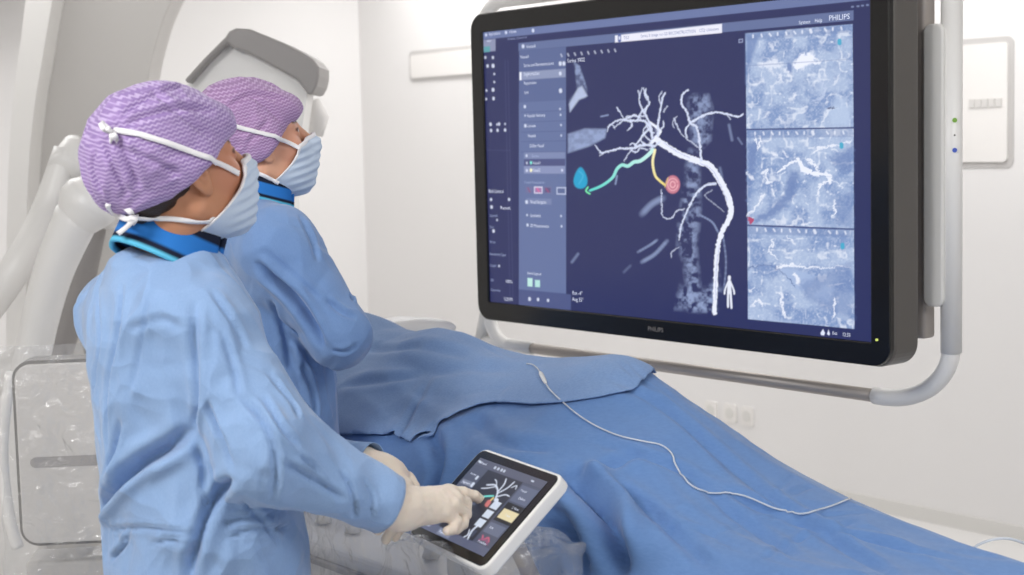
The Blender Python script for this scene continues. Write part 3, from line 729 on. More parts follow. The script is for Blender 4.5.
V_ = [([(655, 139), (672, 150), (685, 156.6), (700, 162), (709, 165.5), (717, 176), (724, 188), (729, 199), (731, 210), (729, 219), (722, 232), (717.5, 250), (715.5, 284), (714.5, 313)], (6.6, 4.4), v2, 1),
      ([(685, 156), (700, 162), (710, 166), (719, 178), (726, 192), (730, 204)], (5.5, 6.5), v2, .9),
      ([(701, 160), (700.5, 150), (697, 128), (690, 123), (687, 112), (681.5, 104), (682.5, 94), (688.5, 90)], (3.2, 1.8), v1, 1),
      ([(690, 122.6), (706, 114.5), (716, 112.5), (727, 114), (738, 116.5), (743, 114)], (3, 2), v1, 1), ([(689, 124), (685.5, 130), (687, 137)], 2.2, v1, .9),
      ([(651, 143), (656, 138), (660, 131), (656, 127), (650, 122)], (5, 3), v2, .9),
      ([(652, 138), (650, 124), (645, 112), (649, 102), (643.5, 88.7)], (3.6, 1.8), v1, 1), ([(644, 113), (640, 104), (639.6, 96.5), (642, 88)], (2.4, 1.2), v1, .85),
      ([(658, 136), (658, 122.6), (660.5, 110), (662, 100), (665, 92.6)], (3, 1.8), v1, .9), ([(661, 105), (659, 97), (662, 92)], 1.4, v1, .7),
      ([(651, 128), (643, 120.5), (630.5, 121), (620, 120), (610, 125), (607, 132)], (3.2, 1.2), v1, 1), ([(640, 118), (634, 115), (625, 119), (620, 112), (617, 107)], (2.2, 1.2), v1, .9), ([(628, 116), (620, 123), (613, 128)], 1.5, v1, .8),
      ([(645, 116), (636, 116), (628, 117)], 2, v1, .8), ([(654, 146), (643, 145), (633, 148), (620, 148.5), (610, 151), (602, 152.7), (597, 148), (595, 145)], (3.4, 1.3), v1, .95),
      ([(650, 128), (643.5, 134), (638, 142), (630, 152), (624, 161)], (2.4, 1), v1, .85), ([(645, 132), (641, 140), (646, 145), (652, 144)], 2, v1, .8), ([(636, 146), (640, 139)], 1.6, v1, .8),
      ([(716, 184), (706, 185), (697, 193), (690, 205), (686, 214), (681, 227), (679, 240)], (3, 1.8), v1, .95), ([(679, 247), (672, 252), (671, 258)], 1.2, v1, .6),
      ([(661.5, 190), (661.6, 205), (663, 217), (671, 218), (677, 211), (684, 209)], 1.5, v1, .8), ([(674, 118), (680, 132), (690, 141), (699, 148)], (1.6, 1.2), v1, .8), ([(674, 128), (673, 122), (677, 116)], 1.2, v1, .6),
      ([(712, 190), (705, 196), (716, 205), (724, 212)], 1, v1, .5)]
X0, Y0 = pt.X, pt.Y
pt.X = X0 + .55 * pt.noise(.45, 61, 2); pt.Y = Y0 + .55 * (fbm(np.stack([X0 * .45, Y0 * .45, np.full_like(X0, 77.)], -1), 2))
for p_, w_, c_, a_ in V_:
    k_ = .92 if (isinstance(w_, tuple) and w_[0] > 5) else .68
    w_ = tuple(v * k_ for v in w_) if isinstance(w_, tuple) else w_ * k_
    pt.line(p_, w_, c_, a_)
for p_ in ([(651, 141), (646, 137), (643, 131), (647, 126)], [(648, 150), (641, 148), (636, 152), (630, 150)], [(654, 133), (649, 130), (646, 124)], [(660, 130), (664, 126), (663, 121)], [(640, 96), (638.5, 91)], [(647, 100), (645, 94), (646, 89)], [(630, 119), (632, 125), (628, 130)], [(612, 124), (615, 129)], [(645, 108), (641, 113), (638, 119)], [(637, 147), (633, 143), (630, 145)], [(726, 114), (730, 119)], [(660, 142), (655, 146), (650, 149)], [(606, 151), (600, 156)], [(664, 112), (667, 106)]): pt.line(p_, 1.3, v1, .75)
dk_ = srgb(150, 158, 200)
for p_ in ([(664, 143), (676, 151), (690, 158)], [(700, 163), (712, 170), (720, 184), (727, 200)], [(652, 139), (656, 134), (655, 128)], [(719, 246), (716.5, 270), (715.5, 300)]): pt.line(p_, .8, dk_, .5)
pt.X, pt.Y = X0, Y0
pt.line([(653, 150), (647, 156), (640, 161), (634, 162), (628, 166), (622, 165), (617, 169), (613, 177), (606, 183), (599, 187), (590, 190.5)], (3.6, 2.2), srgb(200, 240, 235), 1, srgb(90, 215, 205))
pt.line([(617, 176), (615.5, 184)], 1.8, gh, .7); pt.line([(590, 194), (586, 191), (588, 187)], 1.2, srgb(120, 235, 170))
pt.line([(655, 150), (652.7, 162), (655, 175), (660, 181), (665, 185)], (2.4, 1.9), srgb(250, 240, 190), 1, srgb(235, 215, 120))
th_ = [(k * 2 * math.pi / 20) for k in range(20)]
pt.poly([(580.5 + 6.6 * math.cos(a) + 1.2 * math.sin(a * 2), 178 + 10.8 * math.sin(a)) for a in th_], srgb(20, 160, 205), 1, .8); pt.line([(579, 171), (583, 176), (579, 184)], 1, srgb(90, 190, 225), .5)
pt.poly([(672.7 + 7.4 * math.cos(a), 184.5 + 9.2 * math.sin(a)) for a in th_], srgb(202, 122, 142), 1, .7)
for r_ in (2.5, 5): pt.line([(672.7 + r_ * math.cos(a), 184.5 + r_ * 1.2 * math.sin(a)) for a in th_], .7, srgb(235, 180, 190), .5)
pt.line([(668, 178), (665, 187)], .8, srgb(235, 225, 120), .8)
# little standing figure
for p_, w_ in (([(729.3, 277), (729.3, 279)], 3), ([(729.3, 282), (729.3, 292)], 4), ([(727.5, 283), (725, 290), (724.5, 294)], 1.3), ([(731, 283), (733.7, 290), (734.3, 294)], 1.3), ([(728.2, 291), (728, 300), (728, 307)], 1.8), ([(730.6, 291), (731, 300), (731.5, 308)], 1.8)): pt.line(p_, w_, srgb(232, 236, 250), 1)
# three slice pictures
def slice_img(pts, seed):
    n1 = pt.noise(.07, seed, 4); n2 = pt.noise(.6, seed + 3, 2); n3 = np.clip(ridge(np.stack([X0 * .09, Y0 * .09, np.full_like(X0, seed * 1.7)], -1), 3) - .75, 0, 1) * 1.6
    pt.poly(pts, srgb(128, 152, 198), 1, .4)
    pt.poly(pts, srgb(172, 190, 222), .95, .4, np.clip(.5 + .9 * n1, 0, 1)); pt.poly(pts, srgb(214, 224, 242), .45, .4, np.clip(.6 * n2 + .15, 0, 1)); pt.poly(pts, srgb(230, 236, 250), .7, .4, np.clip(n3, 0, 1))
S1 = [(745.5, 33.5), (852.5, 24), (853.5, 127), (746.5, 129)]; S2 = [(746.5, 130), (853.5, 128.5), (853.8, 228.5), (747.5, 224.5)]; S3 = [(747.5, 226), (853.8, 230), (854.5, 329), (748, 319)]
slice_img(S1, 3); slice_img(S2, 13); slice_img(S3, 23)
w9 = srgb(238, 242, 255); dk = srgb(108, 132, 184)
pt.poly([(746, 35), (760, 34), (751, 62), (746, 84)], dk, .8, 2)
pt.X = X0 + 1.6 * pt.noise(.3, 5, 3); pt.Y = Y0 + 1.6 * pt.noise(.3, 15, 3)
pt.poly([(792, 66), (800, 54), (812, 53), (816, 60), (824, 62), (808, 66), (798, 70)], w9, 1, 1.5); pt.poly([(756, 66), (766, 60), (776, 58), (784, 66), (792, 74), (786, 84), (778, 80), (768, 68)], w9, .7, 2, np.clip(nz2 * 1.6, 0, 1)); pt.poly([(786, 62), (793, 64), (791, 74), (786, 68)], dk, .9, 1.2)
pt.line([(810, 70), (822, 84), (824, 96), (812, 101)], 1.4, srgb(200, 212, 238), .6, soft=1); pt.line([(822, 125), (826, 112), (838, 108)], 1.5, w9, .6, soft=1); pt.poly([(828, 112), (838, 94), (846, 100), (852, 124), (832, 126)], srgb(184, 202, 232), .7, 2)
for p_ in ([(770, 44), (774, 50)], [(838, 76), (834, 84)], [(756, 84), (762, 80)], [(780, 118), (784, 124)], [(764, 118), (768, 113)], [(790, 100), (796, 94)]): pt.line(p_, 2.6, w9, .7, soft=1.4)
pt.line([(829, 108.5), (836, 107.6)], 1.3, srgb(50, 62, 110)); pt.line([(832, 106.5), (833.5, 109.5)], 1.2, srgb(50, 62, 110))
pt.poly([(747, 142), (760, 140), (752, 180), (747, 205)], dk, .8, 2); pt.poly([(790, 170), (800, 172), (794, 198), (776, 216), (756, 223), (748, 222), (770, 208), (784, 195)], dk, .85, 2.4); pt.poly([(830, 160), (852, 146), (853, 172), (842, 172)], dk, .7, 2.6); pt.poly([(834, 200), (853, 190), (853, 227), (836, 226)], dk, .5, 2)
pt.line([(798, 160), (802, 168), (810, 172), (820, 174), (829, 176), (831, 182)], (4.6, 3.4), w9, 1); pt.line([(796, 160), (785, 168), (777, 172)], (3.4, 2), w9, .9); pt.line([(806, 158), (814, 164), (819, 170)], (1.6, 2.4), w9, .9); pt.line([(829, 180), (820, 186), (816, 196)], (2.4, 1.4), w9, .85); pt.line([(830, 178), (842, 187)], 1, w9, .7)
for p_ in ([(762, 174), (768, 170), (766, 180), (772, 183)], [(749, 216), (758, 203), (764, 195)], [(773, 188), (775, 197)], [(782, 150), (786, 156)], [(772, 152), (776, 156)], [(812, 154), (818, 148), (828, 147), (852, 141)], [(834, 202), (835, 212), (831, 217)], [(748, 172), (752, 180)], [(801, 224), (812, 223)]): pt.line(p_, 1.8, w9, .8, soft=.8)
for k in (0, 1): pt.line([(757.5 + 4 * k - 2, 137), (760 + 3 * k - 3, 144), (757, 151)], 1.1, w9, .9)
qd(748, 752.5, fr(750, 218), fr(750, 223.5), srgb(180, 70, 110))
pt.poly([(748, 268), (770, 265), (800, 268), (815, 280), (806, 292), (796, 288), (780, 270)], dk, .35, 2); pt.poly([(780, 269), (790, 268), (815, 276), (812, 286), (800, 292), (792, 286)], srgb(168, 188, 224), .8, 1); pt.line([(778, 268), (790, 264), (812, 268), (850, 266)], (2.8, 1), w9, .8); pt.line([(795, 274), (799, 283)], 3.6, w9, .9, soft=1)
pt.line([(748, 268), (772, 266), (786, 276), (795, 287)], .9, srgb(84, 106, 160), .8); pt.poly([(800, 284), (852, 262), (853, 320), (830, 312), (806, 298)], dk, .55, 3); pt.poly([(812, 296), (826, 286), (834, 288), (828, 302)], srgb(160, 180, 218), .5, 2)
for p_ in ([(748, 291), (753, 288)], [(774, 240), (770, 252), (776, 258)], [(781, 292), (783, 304), (785, 318)], [(788, 236), (794, 244)], [(834, 297), (834, 308), (833, 318)], [(752, 305), (758, 300), (764, 305)]): pt.line(p_, 1.7, w9, .8, soft=.7)
pt.X, pt.Y = X0, Y0
for (x, y) in ((839.5, 42), (841.5, 145.5), (842.5, 246)): pt.line([(x, y - 1.3), (x, y + 1.3)], 4, srgb(70, 170, 205), 1, sm=0); pt.line([(x - 8, y), (x - 7, y)], 1.8, w9, .7, sm=0)
for i_, (x0, y0, sl) in enumerate(((750, 36.5, -.09), (752, 133.5, -.01), (754, 229.5, .035))):
    y1 = y0 + 4.5; pt.poly([(x0 - 5, y0 - 3.3), (853, y0 - 3.3 + sl * 100), (853, y0 + 4.5 + sl * 100), (x0 - 5, y0 + 4.5)], srgb(112, 134, 182), .45, .5)
    for k in range(11):
        x = x0 + 3 + k * 8.2 + (6 if k > 7 else 0); y = y0 + sl * (x - x0)
        pt.line([(x, y - 1.1), (x + (k % 3) * .8, y + 1.1)], 1.6 + (k == 7) * 1.4, w9, .75, sm=0)
pt.line([(746, 129.5), (854, 128)], 1.2, srgb(60, 76, 130), sm=0); pt.line([(747, 225.3), (854, 229.3)], 1.2, srgb(60, 76, 130), sm=0); pt.line([(746, 66), (852, 59)], .7, srgb(110, 130, 180), .6, sm=0); pt.line([(747, 175), (853, 177)], .6, srgb(150, 170, 210), .6, sm=0)
# tool rows
for k in range(9):
    x = 561 + k * 6.7; y = 55.3 - .094 * (x - 561); pt.line([(x, y - 1), (x + 1, y + 1.2)], 1.3, wt, .6, sm=0)
pt.poly([(738.5, 39), (743, 38.6), (743, 42.5), (738.5, 43)], srgb(150, 160, 196), 1, .3); pt.poly([(739.4, 39.9), (742.2, 39.7), (742.2, 41.7), (739.4, 42)], srgb(58, 60, 108), 1, .3)
for k, x in enumerate((852.5, 858, 862.5, 867.5)): pt.line([(x - .6, 6.8 - k * .6), (x + .6, 6.8 - k * .6)], 1.6, srgb(150, 165, 205), .7, sm=0)
pt.poly([(820.5, 333), (823, 329), (825, 333), (824, 335.5), (821, 335)], wt, 1, .4); pt.poly([(827, 334), (828.5, 329.6), (830, 334), (829, 335.5)], wt, 1, .4)
ii = np.arange(NX * NZ).reshape(NZ, NX)
Fq = np.stack([ii[:-1, :-1], ii[:-1, 1:], ii[1:, 1:], ii[1:, :-1]], -1).reshape(-1, 4)
scr = mesh('screen', P_.reshape(-1, 3), Fq, M['screen'], mon, False)
attr(scr, 'paint', np.c_[pt.C.reshape(-1, 3), np.ones(NX * NZ)], 'FLOAT_COLOR')
# ---- writing
def text_mesh(items, name, mt, parent, p0, ex_, ez_, nrm, off=.0008):
    """items: (text, px, py of the left end of the base line, height of a capital in photo pixels, width in photo pixels)"""
    V = []; Fc = []; dg = None
    for (s_, px, py, hpx, wpx) in items:
        cu = bpy.data.curves.new('t', 'FONT'); cu.body = s_; cu.size = 1; cu.resolution_u = 2
        o = bpy.data.objects.new('t', cu); COL.objects.link(o); bpy.context.view_layer.update()
        me = bpy.data.meshes.new_from_object(o.evaluated_get(bpy.context.evaluated_depsgraph_get()))
        bpy.data.objects.remove(o)
        a = hit(px, py, p0, nrm); b = hit(px + wpx, py, p0, nrm); c = hit(px, py - hpx, p0, nrm)
        xs = np.array([v.co[:] for v in me.vertices]); 
        if not len(xs): continue
        sx = abs((b - a).dot(ex_)) / max(xs[:, 0].max(), 1e-6); sz = abs((c - a).dot(ez_)) / .72
        n0 = len(V); V += [tuple(a + ex_ * x * sx + ez_ * y * sz + nrm * off * -1) for x, y, _ in xs]
        Fc += [tuple(n0 + i for i in p.vertices) for p in me.polygons]; bpy.data.meshes.remove(me)
    return mesh(name, V, Fc, mt, parent, False)
wtx = glow('lit_writing', srgb(225, 231, 250)); dtx = glow('lit_dark_writing', srgb(120, 132, 180)); rtx = glow('lit_dim_writing', srgb(160, 172, 208))
items = [('Applications', 489, 35.6, 3.2, 11.5), ('Home', 509.5, 33.4, 3.2, 7), ('Vessel', 526.5, 48.2, 3.2, 9), ('Vessel1', 520.5, 58.6, 3.2, 8.5),
         ('Series and Reconstructions', 524, 67, 3.2, 30), ('Segmentation', 524, 75.8, 3.8, 15.5), ('Registration', 524, 84.6, 3, 12.5), ('Link', 524.5, 93.8, 3, 4.5),
         ('Vascular Anatomy', 527.2, 117.2, 3.2, 18.5), ('Lesion', 528, 127.3, 3.2, 8), ('Vessels', 528, 137.3, 3.2, 8), ('Define Vessel', 530, 147.4, 3.4, 14),
         ('Vessel1', 533, 164.3, 3.2, 7.5), ('Vessel2', 533, 171.8, 3.4, 7.5), ('Virtual Navigation', 530.5, 203.4, 3.6, 16), ('Landmarks', 530.5, 216.8, 3.4, 10.5), ('3D Measurements', 530.5, 227, 3.4, 18.5),
         ('Saved Layout', 527.5, 274.2, 2.8, 14), ('Roll Control', 489, 192.8, 3.8, 14.5), ('Reset', 500.5, 209.2, 3.4, 10), ('12:20 PM', 504, 300.4, 3.6, 8.5), ('100%', 505.5, 282.6, 3.2, 7), ('Rot -4\u00b0', 572.5, 294.5, 4, 10), ('Ang 33\u00b0', 572.5, 300.8, 4, 11),
         ('Series 3002', 567.5, 62.7, 4, 17.5), ('Raw', 487.5, 42, 2.2, 4), ('System', 799, 24.3, 3.6, 11.5), ('Help', 815, 22.6, 4, 7.5), ('PHILIPS', 829, 20.8, 5.6, 21), ('Exit', 832.5, 334.4, 3.4, 5), ('12:33', 842.5, 336, 3.8, 8)]
TX_ = []
TX_.append(text_mesh(items, 'screen_writing', wtx, mon, mp(0, 0, -.0004), U, ZV, N))
TX_.append(text_mesh([('Series', 532, 157.2, 2.8, 7), ('Vessel Visualization', 524.5, 183.4, 2.6, 20.5), ('Frame Control', 508, 40, 2, 19), ('Speed', 490, 216.6, 2.6, 7.5), ('Zoom', 490, 228, 2.6, 4), ('Slice', 490, 243, 2.6, 5.5), ('Rendering Type', 490, 255, 2.6, 16), ('Depth', 490.5, 266.5, 2.6, 6), ('2D', 491, 281, 2.6, 3), ('Opacity', 491, 290.6, 2.4, 9.5)], 'screen_dim_writing', rtx, mon, mp(0, 0, -.0004), U, ZV, N))
TX_.append(text_mesh([('TILE', 623.8, 39.4, 3.2, 5.5), ('Series 3: Image run 3D RECONSTRUCTION    CT2: Unknown', 641, 37.6, 3.2, 78)], 'notice_writing', dtx, mon, mp(0, 0, -.0004), U, ZV, N))
def join(main, others):
    bpy.ops.object.select_all(action='DESELECT')
    for o in [main] + others: o.select_set(True)
    bpy.context.view_layer.objects.active = main; bpy.ops.object.join()
join(scr, TX_)
text_mesh([('PHILIPS', 648, 330.6, 4.6, 15.5)], 'bezel_writing', mat('bezel_print', srgb(150, 146, 142), .4), mon, mp(0, 0, -.0064), U, ZV, N)

# ================================================================== operating table under the drapes
O = Vector((.246, 3.02, 0))
def tp(s, t, z=0.0): return O + U * s + N * t + ZV * z
tbl = thing('operating_table', 'narrow padded operating table hidden under the blue drapes', 'table', tp(.1, 0, 0))
bevel(MB().box(tp(.05, -.04, .84), U * 1.25, N * .25, ZV * .025).build('table_top', M['lgrey'], tbl), .01)
bevel(MB().box(tp(.4, 0, .41), U * .16, N * .13, ZV * .41).build('column', M['white'], tbl), .03)
bevel(MB().box(tp(.4, 0, .03), U * .5, N * .25, ZV * .03).build('foot', M['lgrey'], tbl), .015)
# ridge of the covered patient, read from where the drape meets the wall in the photograph
sil = [(300, 322), (332, 318), (365, 317), (385, 324), (400, 331), (420, 336), (440, 333), (462, 337), (482, 344), (505, 352), (525, 357), (560, 361), (590, 360), (612, 359), (628, 362), (640, 367), (655, 378), (680, 397), (705, 415), (735, 438), (765, 458), (790, 472), (812, 484), (840, 497), (870, 509), (900, 520), (940, 535), (985, 550), (1024, 561), (1100, 590)]
rs = []
for p in sil:
    h = hit(p[0], p[1], O, N); rs.append(((h - O).dot(U), h.z))
rs = np.array(rs); print('ridge', np.round(rs, 3).tolist())
ZT = .945
def Zd(s, t):
    rz_ = np.interp(s, rs[:, 0], rs[:, 1])
    hgt = rz_ - ZT
    wq = .40
    tt = np.clip(np.abs(t) / wq, 0, 1)
    dome = (1 - tt ** 2) ** 1.5 
    z = ZT + hgt * np.where(hgt > 0, dome, 1 - tt ** 2)
    z = z - .42 * np.clip(t, 0, 9)
    fr_ = np.clip(-t - .30, 0, 9); z = z - 1.75 * (np.sqrt(fr_ ** 2 + .05 ** 2) - .05)
    bk = np.clip(t - .20, 0, 9); z = z - 2.2 * (np.sqrt(bk ** 2 + .04 ** 2) - .04)
    return z
def Zfold(s, t):
    q = np.stack([s * 2.2, t * 2.8, 0 * s + 3.3], -1)
    z = .010 * fbm(q, 3)
    # long diagonal folds running with the legs and down the hanging front
    q2 = np.stack([(s * .55 - t * .3) * 3, (t + s * .18) * 9, 0 * s + 9.1], -1)
    z = z + .0085 * ridge(q2, 2) * np.clip(.3 + np.abs(t) * 2.2, 0, 1)
    q3 = np.stack([s * 9, t * 1.5, 0 * s + 1.1], -1)
    z = z + .022 * vnoise(q3) * np.clip((-t - .36) * 5, 0, 1)
    return z * np.clip(np.abs(t) * 9 + .12, 0, 1)
S0, S1_, T0, T1 = -1.45, 1.9, -.80, .36
NS, NT = 470, 170
ss, tt = np.meshgrid(np.linspace(S0, S1_, NS), np.linspace(T0, T1, NT), indexing='ij')
zz = Zd(ss, tt) + Zfold(ss, tt)
def stw(s, t, z): return np.array(O) + s[..., None] * np.array(U) + t[..., None] * np.array(N) + z[..., None] * np.array([0, 0, 1])
P = stw(ss, tt, zz).reshape(-1, 3)
idx = np.arange(NS * NT).reshape(NS, NT)
Q = np.stack([idx[:-1, :-1], idx[1:, :-1], idx[1:, 1:], idx[:-1, 1:]], -1).reshape(-1, 4)
fc = P[Q].mean(1); sF = ss.ravel()[Q].mean(1); tF = tt.ravel()[Q].mean(1)
keep = ~((sF < -.44) & (tF < -.43)) & (fc[:, 2] > .42) & ~((sF < -.32) & (fc[:, 2] < .86))
Q = Q[keep]
# pull the hanging front away into loose pleats near the tablet
bv = pbvh(P, Q); Nn = vnormals(P, Q)
for pts, a, w_ in (([(600, 380), (660, 405), (760, 490), (840, 545), (900, 580)], .006, .02), ([(590, 440), (680, 470), (740, 520), (800, 560)], .005, .018), ([(610, 480), (660, 520), (720, 575)], .007, .02),
                   ([(566, 470), (600, 505), (625, 575)], .026, .035), ([(520, 500), (560, 520), (590, 575)], .018, .03), ([(700, 480), (790, 520), (870, 540), (960, 560)], .005, .018), ([(720, 420), (800, 470), (900, 515)], .004, .02),
                   ([(430, 430), (440, 470), (420, 520)], .012, .03), ([(470, 415), (500, 440), (560, 450)], .006, .03), ([(790, 495), (812, 485)], .004, .01), ([(700, 540), (760, 520), (830, 515), (900, 510)], .003, .008),
                   ([(640, 450), (600, 470), (560, 470)], .006, .03), ([(760, 560), (800, 540), (860, 520)], .004, .01), ([(625, 366), (660, 398), (690, 432), (740, 482), (782, 518), (848, 551)], .004, .009), ([(794, 474), (782, 486), (772, 499)], .004, .008), ([(625, 480), (650, 520), (700, 530), (760, 560)], .004, .009)):
    P = crease(P, Nn, bv, pts, a * 2.3, w_ * .75)
rnd = random.Random(5)
P = scatter(P, Nn, bv, rnd, 34, .40, .0035, .012, lambda p: p[2] > .6, U * 1.2 - N * .3, .5)
P = scatter(P, Nn, bv, rnd, 40, .16, .0022, .007, lambda p: p[2] > .6)
P = relax(P, Q, 1)
used = np.unique(Q); rem = -np.ones(len(P), int); rem[used] = np.arange(len(used))
dr = mesh('surgical_drape', P[used], rem[Q], M['drape'])
sol = dr.modifiers.new('thick', 'SOLIDIFY'); sol.thickness = .0018; sol.offset = -1
tag(dr, 'large deep blue surgical drape covering the patient on the table', 'drape')
DB = pbvh(P, Q)
# pale absorbent upper drape, cut to its own edge
poly_px = [(395, 440), (412, 449), (426, 438), (440, 427), (460, 416), (478, 409), (492, 407), (505, 407.5), (530, 409), (565, 405), (600, 400), (622, 396), (642, 391)]
poly = []
for i in range(len(poly_px) - 1):
    for k in range(6):
        f = k / 6; p = np.array(poly_px[i]) * (1 - f) + np.array(poly_px[i + 1]) * f
        h = cast(DB, p[0], p[1])
        if h: v = h[0] - O; poly.append((v.dot(U), v.dot(N)))
poly = np.array(poly)
sR = poly[-1, 0]
hl = cast(DB, 395, 437); v = hl[0] - O; sl, tl = v.dot(U), v.dot(N)
h2 = cast(DB, 347, 440); v2_ = (h2[0] - O) if h2 else Vector(tp(sl - .2, tl) - O); 
# the left part hangs to a level hem
left = [(sl, tl)]
for k in range(1, 8):
    h = cast(DB, 395 - k * 7, 440)
    if h: v = h[0] - O; left.append((v.dot(U), v.dot(N)))
left = np.array(left)
print('left', np.round(left, 2).tolist(), 'right', poly[-1])
BP = np.concatenate([left[::-1], poly])                   # lower edge from left to right
BP = BP[np.argsort(BP[:, 0])] if (np.diff(BP[:, 0]) < -.02).sum() == 0 else BP
full = np.concatenate([[[S0 + .02, BP[0, 1]]], BP, [[sR - .02, .0], [sR - .06, .05], [sR - .2, .12], [sR - .3, .33], [S0 + .02, .33]]])
def inpoly(x, y, P):
    ins = np.zeros(x.shape, bool)
    for i in range(len(P)):
        a, b = P[i], P[(i + 1) % len(P)]
        if a[1] != b[1]: ins ^= ((a[1] > y) != (b[1] > y)) & (x < (b[0] - a[0]) * (y - a[1]) / (b[1] - a[1]) + a[0])
    return ins
MS, MT = 420, 190
s2, t2 = np.meshgrid(np.linspace(S0 + .01, sR + .08, MS), np.linspace(-.6, .35, MT), indexing='ij')
s2 = s2.ravel(); t2 = t2.ravel()
id2 = np.arange(MS * MT).reshape(MS, MT); Q2 = np.stack([id2[:-1, :-1], id2[1:, :-1], id2[1:, 1:], id2[:-1, 1:]], -1).reshape(-1, 4)
k2 = inpoly(s2[Q2].mean(1), t2[Q2].mean(1), full); Q2 = Q2[k2]
# snap rim vertices onto the cut line
e = np.sort(np.concatenate([Q2[:, [0, 1]], Q2[:, [1, 2]], Q2[:, [2, 3]], Q2[:, [3, 0]]]), axis=1)
ue, ct = np.unique(e, axis=0, return_counts=True); rimv = np.unique(ue[ct == 1])
for i in rimv:
    p = np.array([s2[i], t2[i]]); bd = 1e9
    for k in range(len(full)):
        a, b = full[k], full[(k + 1) % len(full)]; ba = b - a; h = np.clip((p - a) @ ba / (ba @ ba + 1e-12), 0, 1); c = a + h * ba; d = ((p - c) ** 2).sum()
        if d < bd: bd = d; bc = c
    if bd < .02 ** 2: s2[i], t2[i] = bc
used2 = np.unique(Q2); rem = -np.ones(len(s2), int); rem[used2] = np.arange(len(used2)); Q2 = rem[Q2]; s2 = s2[used2]; t2 = t2[used2]
zb = np.empty(len(s2))
for i in range(len(s2)):
    h = DB.ray_cast(Vector(tp(s2[i], t2[i], 2.5)), Vector((0, 0, -1))); zb[i] = h[0].z if h[0] is not None else float(Zd(s2[i], t2[i]) + Zfold(s2[i], t2[i]))
q = np.stack([s2 * 5, t2 * 6, 0 * s2 + 7], -1)
zb += .007 + .004 * np.clip(fbm(q, 2) + .5, 0, 2)
P2 = stw(s2, t2, zb); P2 = relax(P2, Q2, 1, .3)
bv2 = pbvh(P2, Q2); N2 = vnormals(P2, Q2)
for pts, a, w_ in (([(432, 374), (415, 405), (398, 438)], .010, .014), ([(390, 360), (430, 372), (470, 368), (520, 372)], .006, .03), ([(400, 345), (440, 350), (480, 362)], .006, .025), ([(340, 385), (380, 380), (420, 376)], .008, .02), ([(480, 344), (500, 356), (510, 362)], .003, .006), ([(618, 361), (632, 375), (640, 388)], .003, .006), ([(360, 345), (380, 350), (420, 345)], .006, .02)):
    P2 = crease(P2, N2, bv2, pts, a, w_)
dr2 = mesh('absorbent_drape', P2, Q2, M['drape2']); sol = dr2.modifiers.new('thick', 'SOLIDIFY'); sol.thickness = .0022; sol.offset = -1
tag(dr2, 'paler blue absorbent drape laid over the patient upper body', 'drape')
DB2 = pbvh(np.concatenate([P2]), Q2)
# white pad at the far side
pp = W(409, 329, 3.80)
pad = surfnet(lambda p: ell(p, pp - Vector((0, 0, .0)), (.115, .08, .028)) + .004 * vnoise(p * 18), np.array(pp) - .16, np.array(pp) + .16, .006)
tag(mesh('head_rest', *pad, M['white']), 'small white rounded pad showing beyond the pale drape', 'pad')
MB().tube([pp - Vector((0, 0, .02)), (pp.x, pp.y, 0)], .03, 12).build('post', M['lgrey'], bpy.data.objects['head_rest'], True)
# clear line lying over the drape
lp = []
line_px = [(527, 365), (533, 366), (539, 371), (543, 378), (550, 390), (562, 402), (580, 417), (600, 429), (622, 438), (645, 443), (660, 446), (670, 453), (678, 468), (688, 484), (705, 493), (725, 494), (745, 496), (765, 504), (785, 512), (805, 514), (830, 508), (850, 500), (862, 499), (875, 504), (885, 509)]
for p in bez(line_px, 5):
    h = cast(DB2, p[0], p[1]) or cast(DB, p[0], p[1]); g_ = cast(DB, p[0], p[1])
    if h and g_ and (g_[0].y < h[0].y): h = g_
    if h: lp.append(h[0] + h[1] * .003 * (1 if h[1].z > 0 else -1))
iv = thing('infusion_line', 'clear thin tubing looping across the blue drape', 'tubing', lp[0])
MB().tube(lp, .0017, 8).build('tube', M['tube'], iv, True)
ic = int(3.1 * 5); 
MB().tube([lp[ic - 3], lp[ic - 2], lp[ic], lp[ic + 2], lp[ic + 3]], [.0022, .0042, .0045, .004, .0022], 12).build('connector', M['white'], iv, True)
lo = [W(p[0], p[1], 3.0) for p in ((965, 556), (978, 545), (996, 539), (1015, 540), (1040, 552), (1060, 575))]
t_ = MB().tube([Vector(q) for q in bez([tuple(k) for k in lo], 6)], .0028, 8).build('looped_line', M['tube'], None, True)
tag(t_, 'thin pale cable looping up behind the drape at right', 'cable')

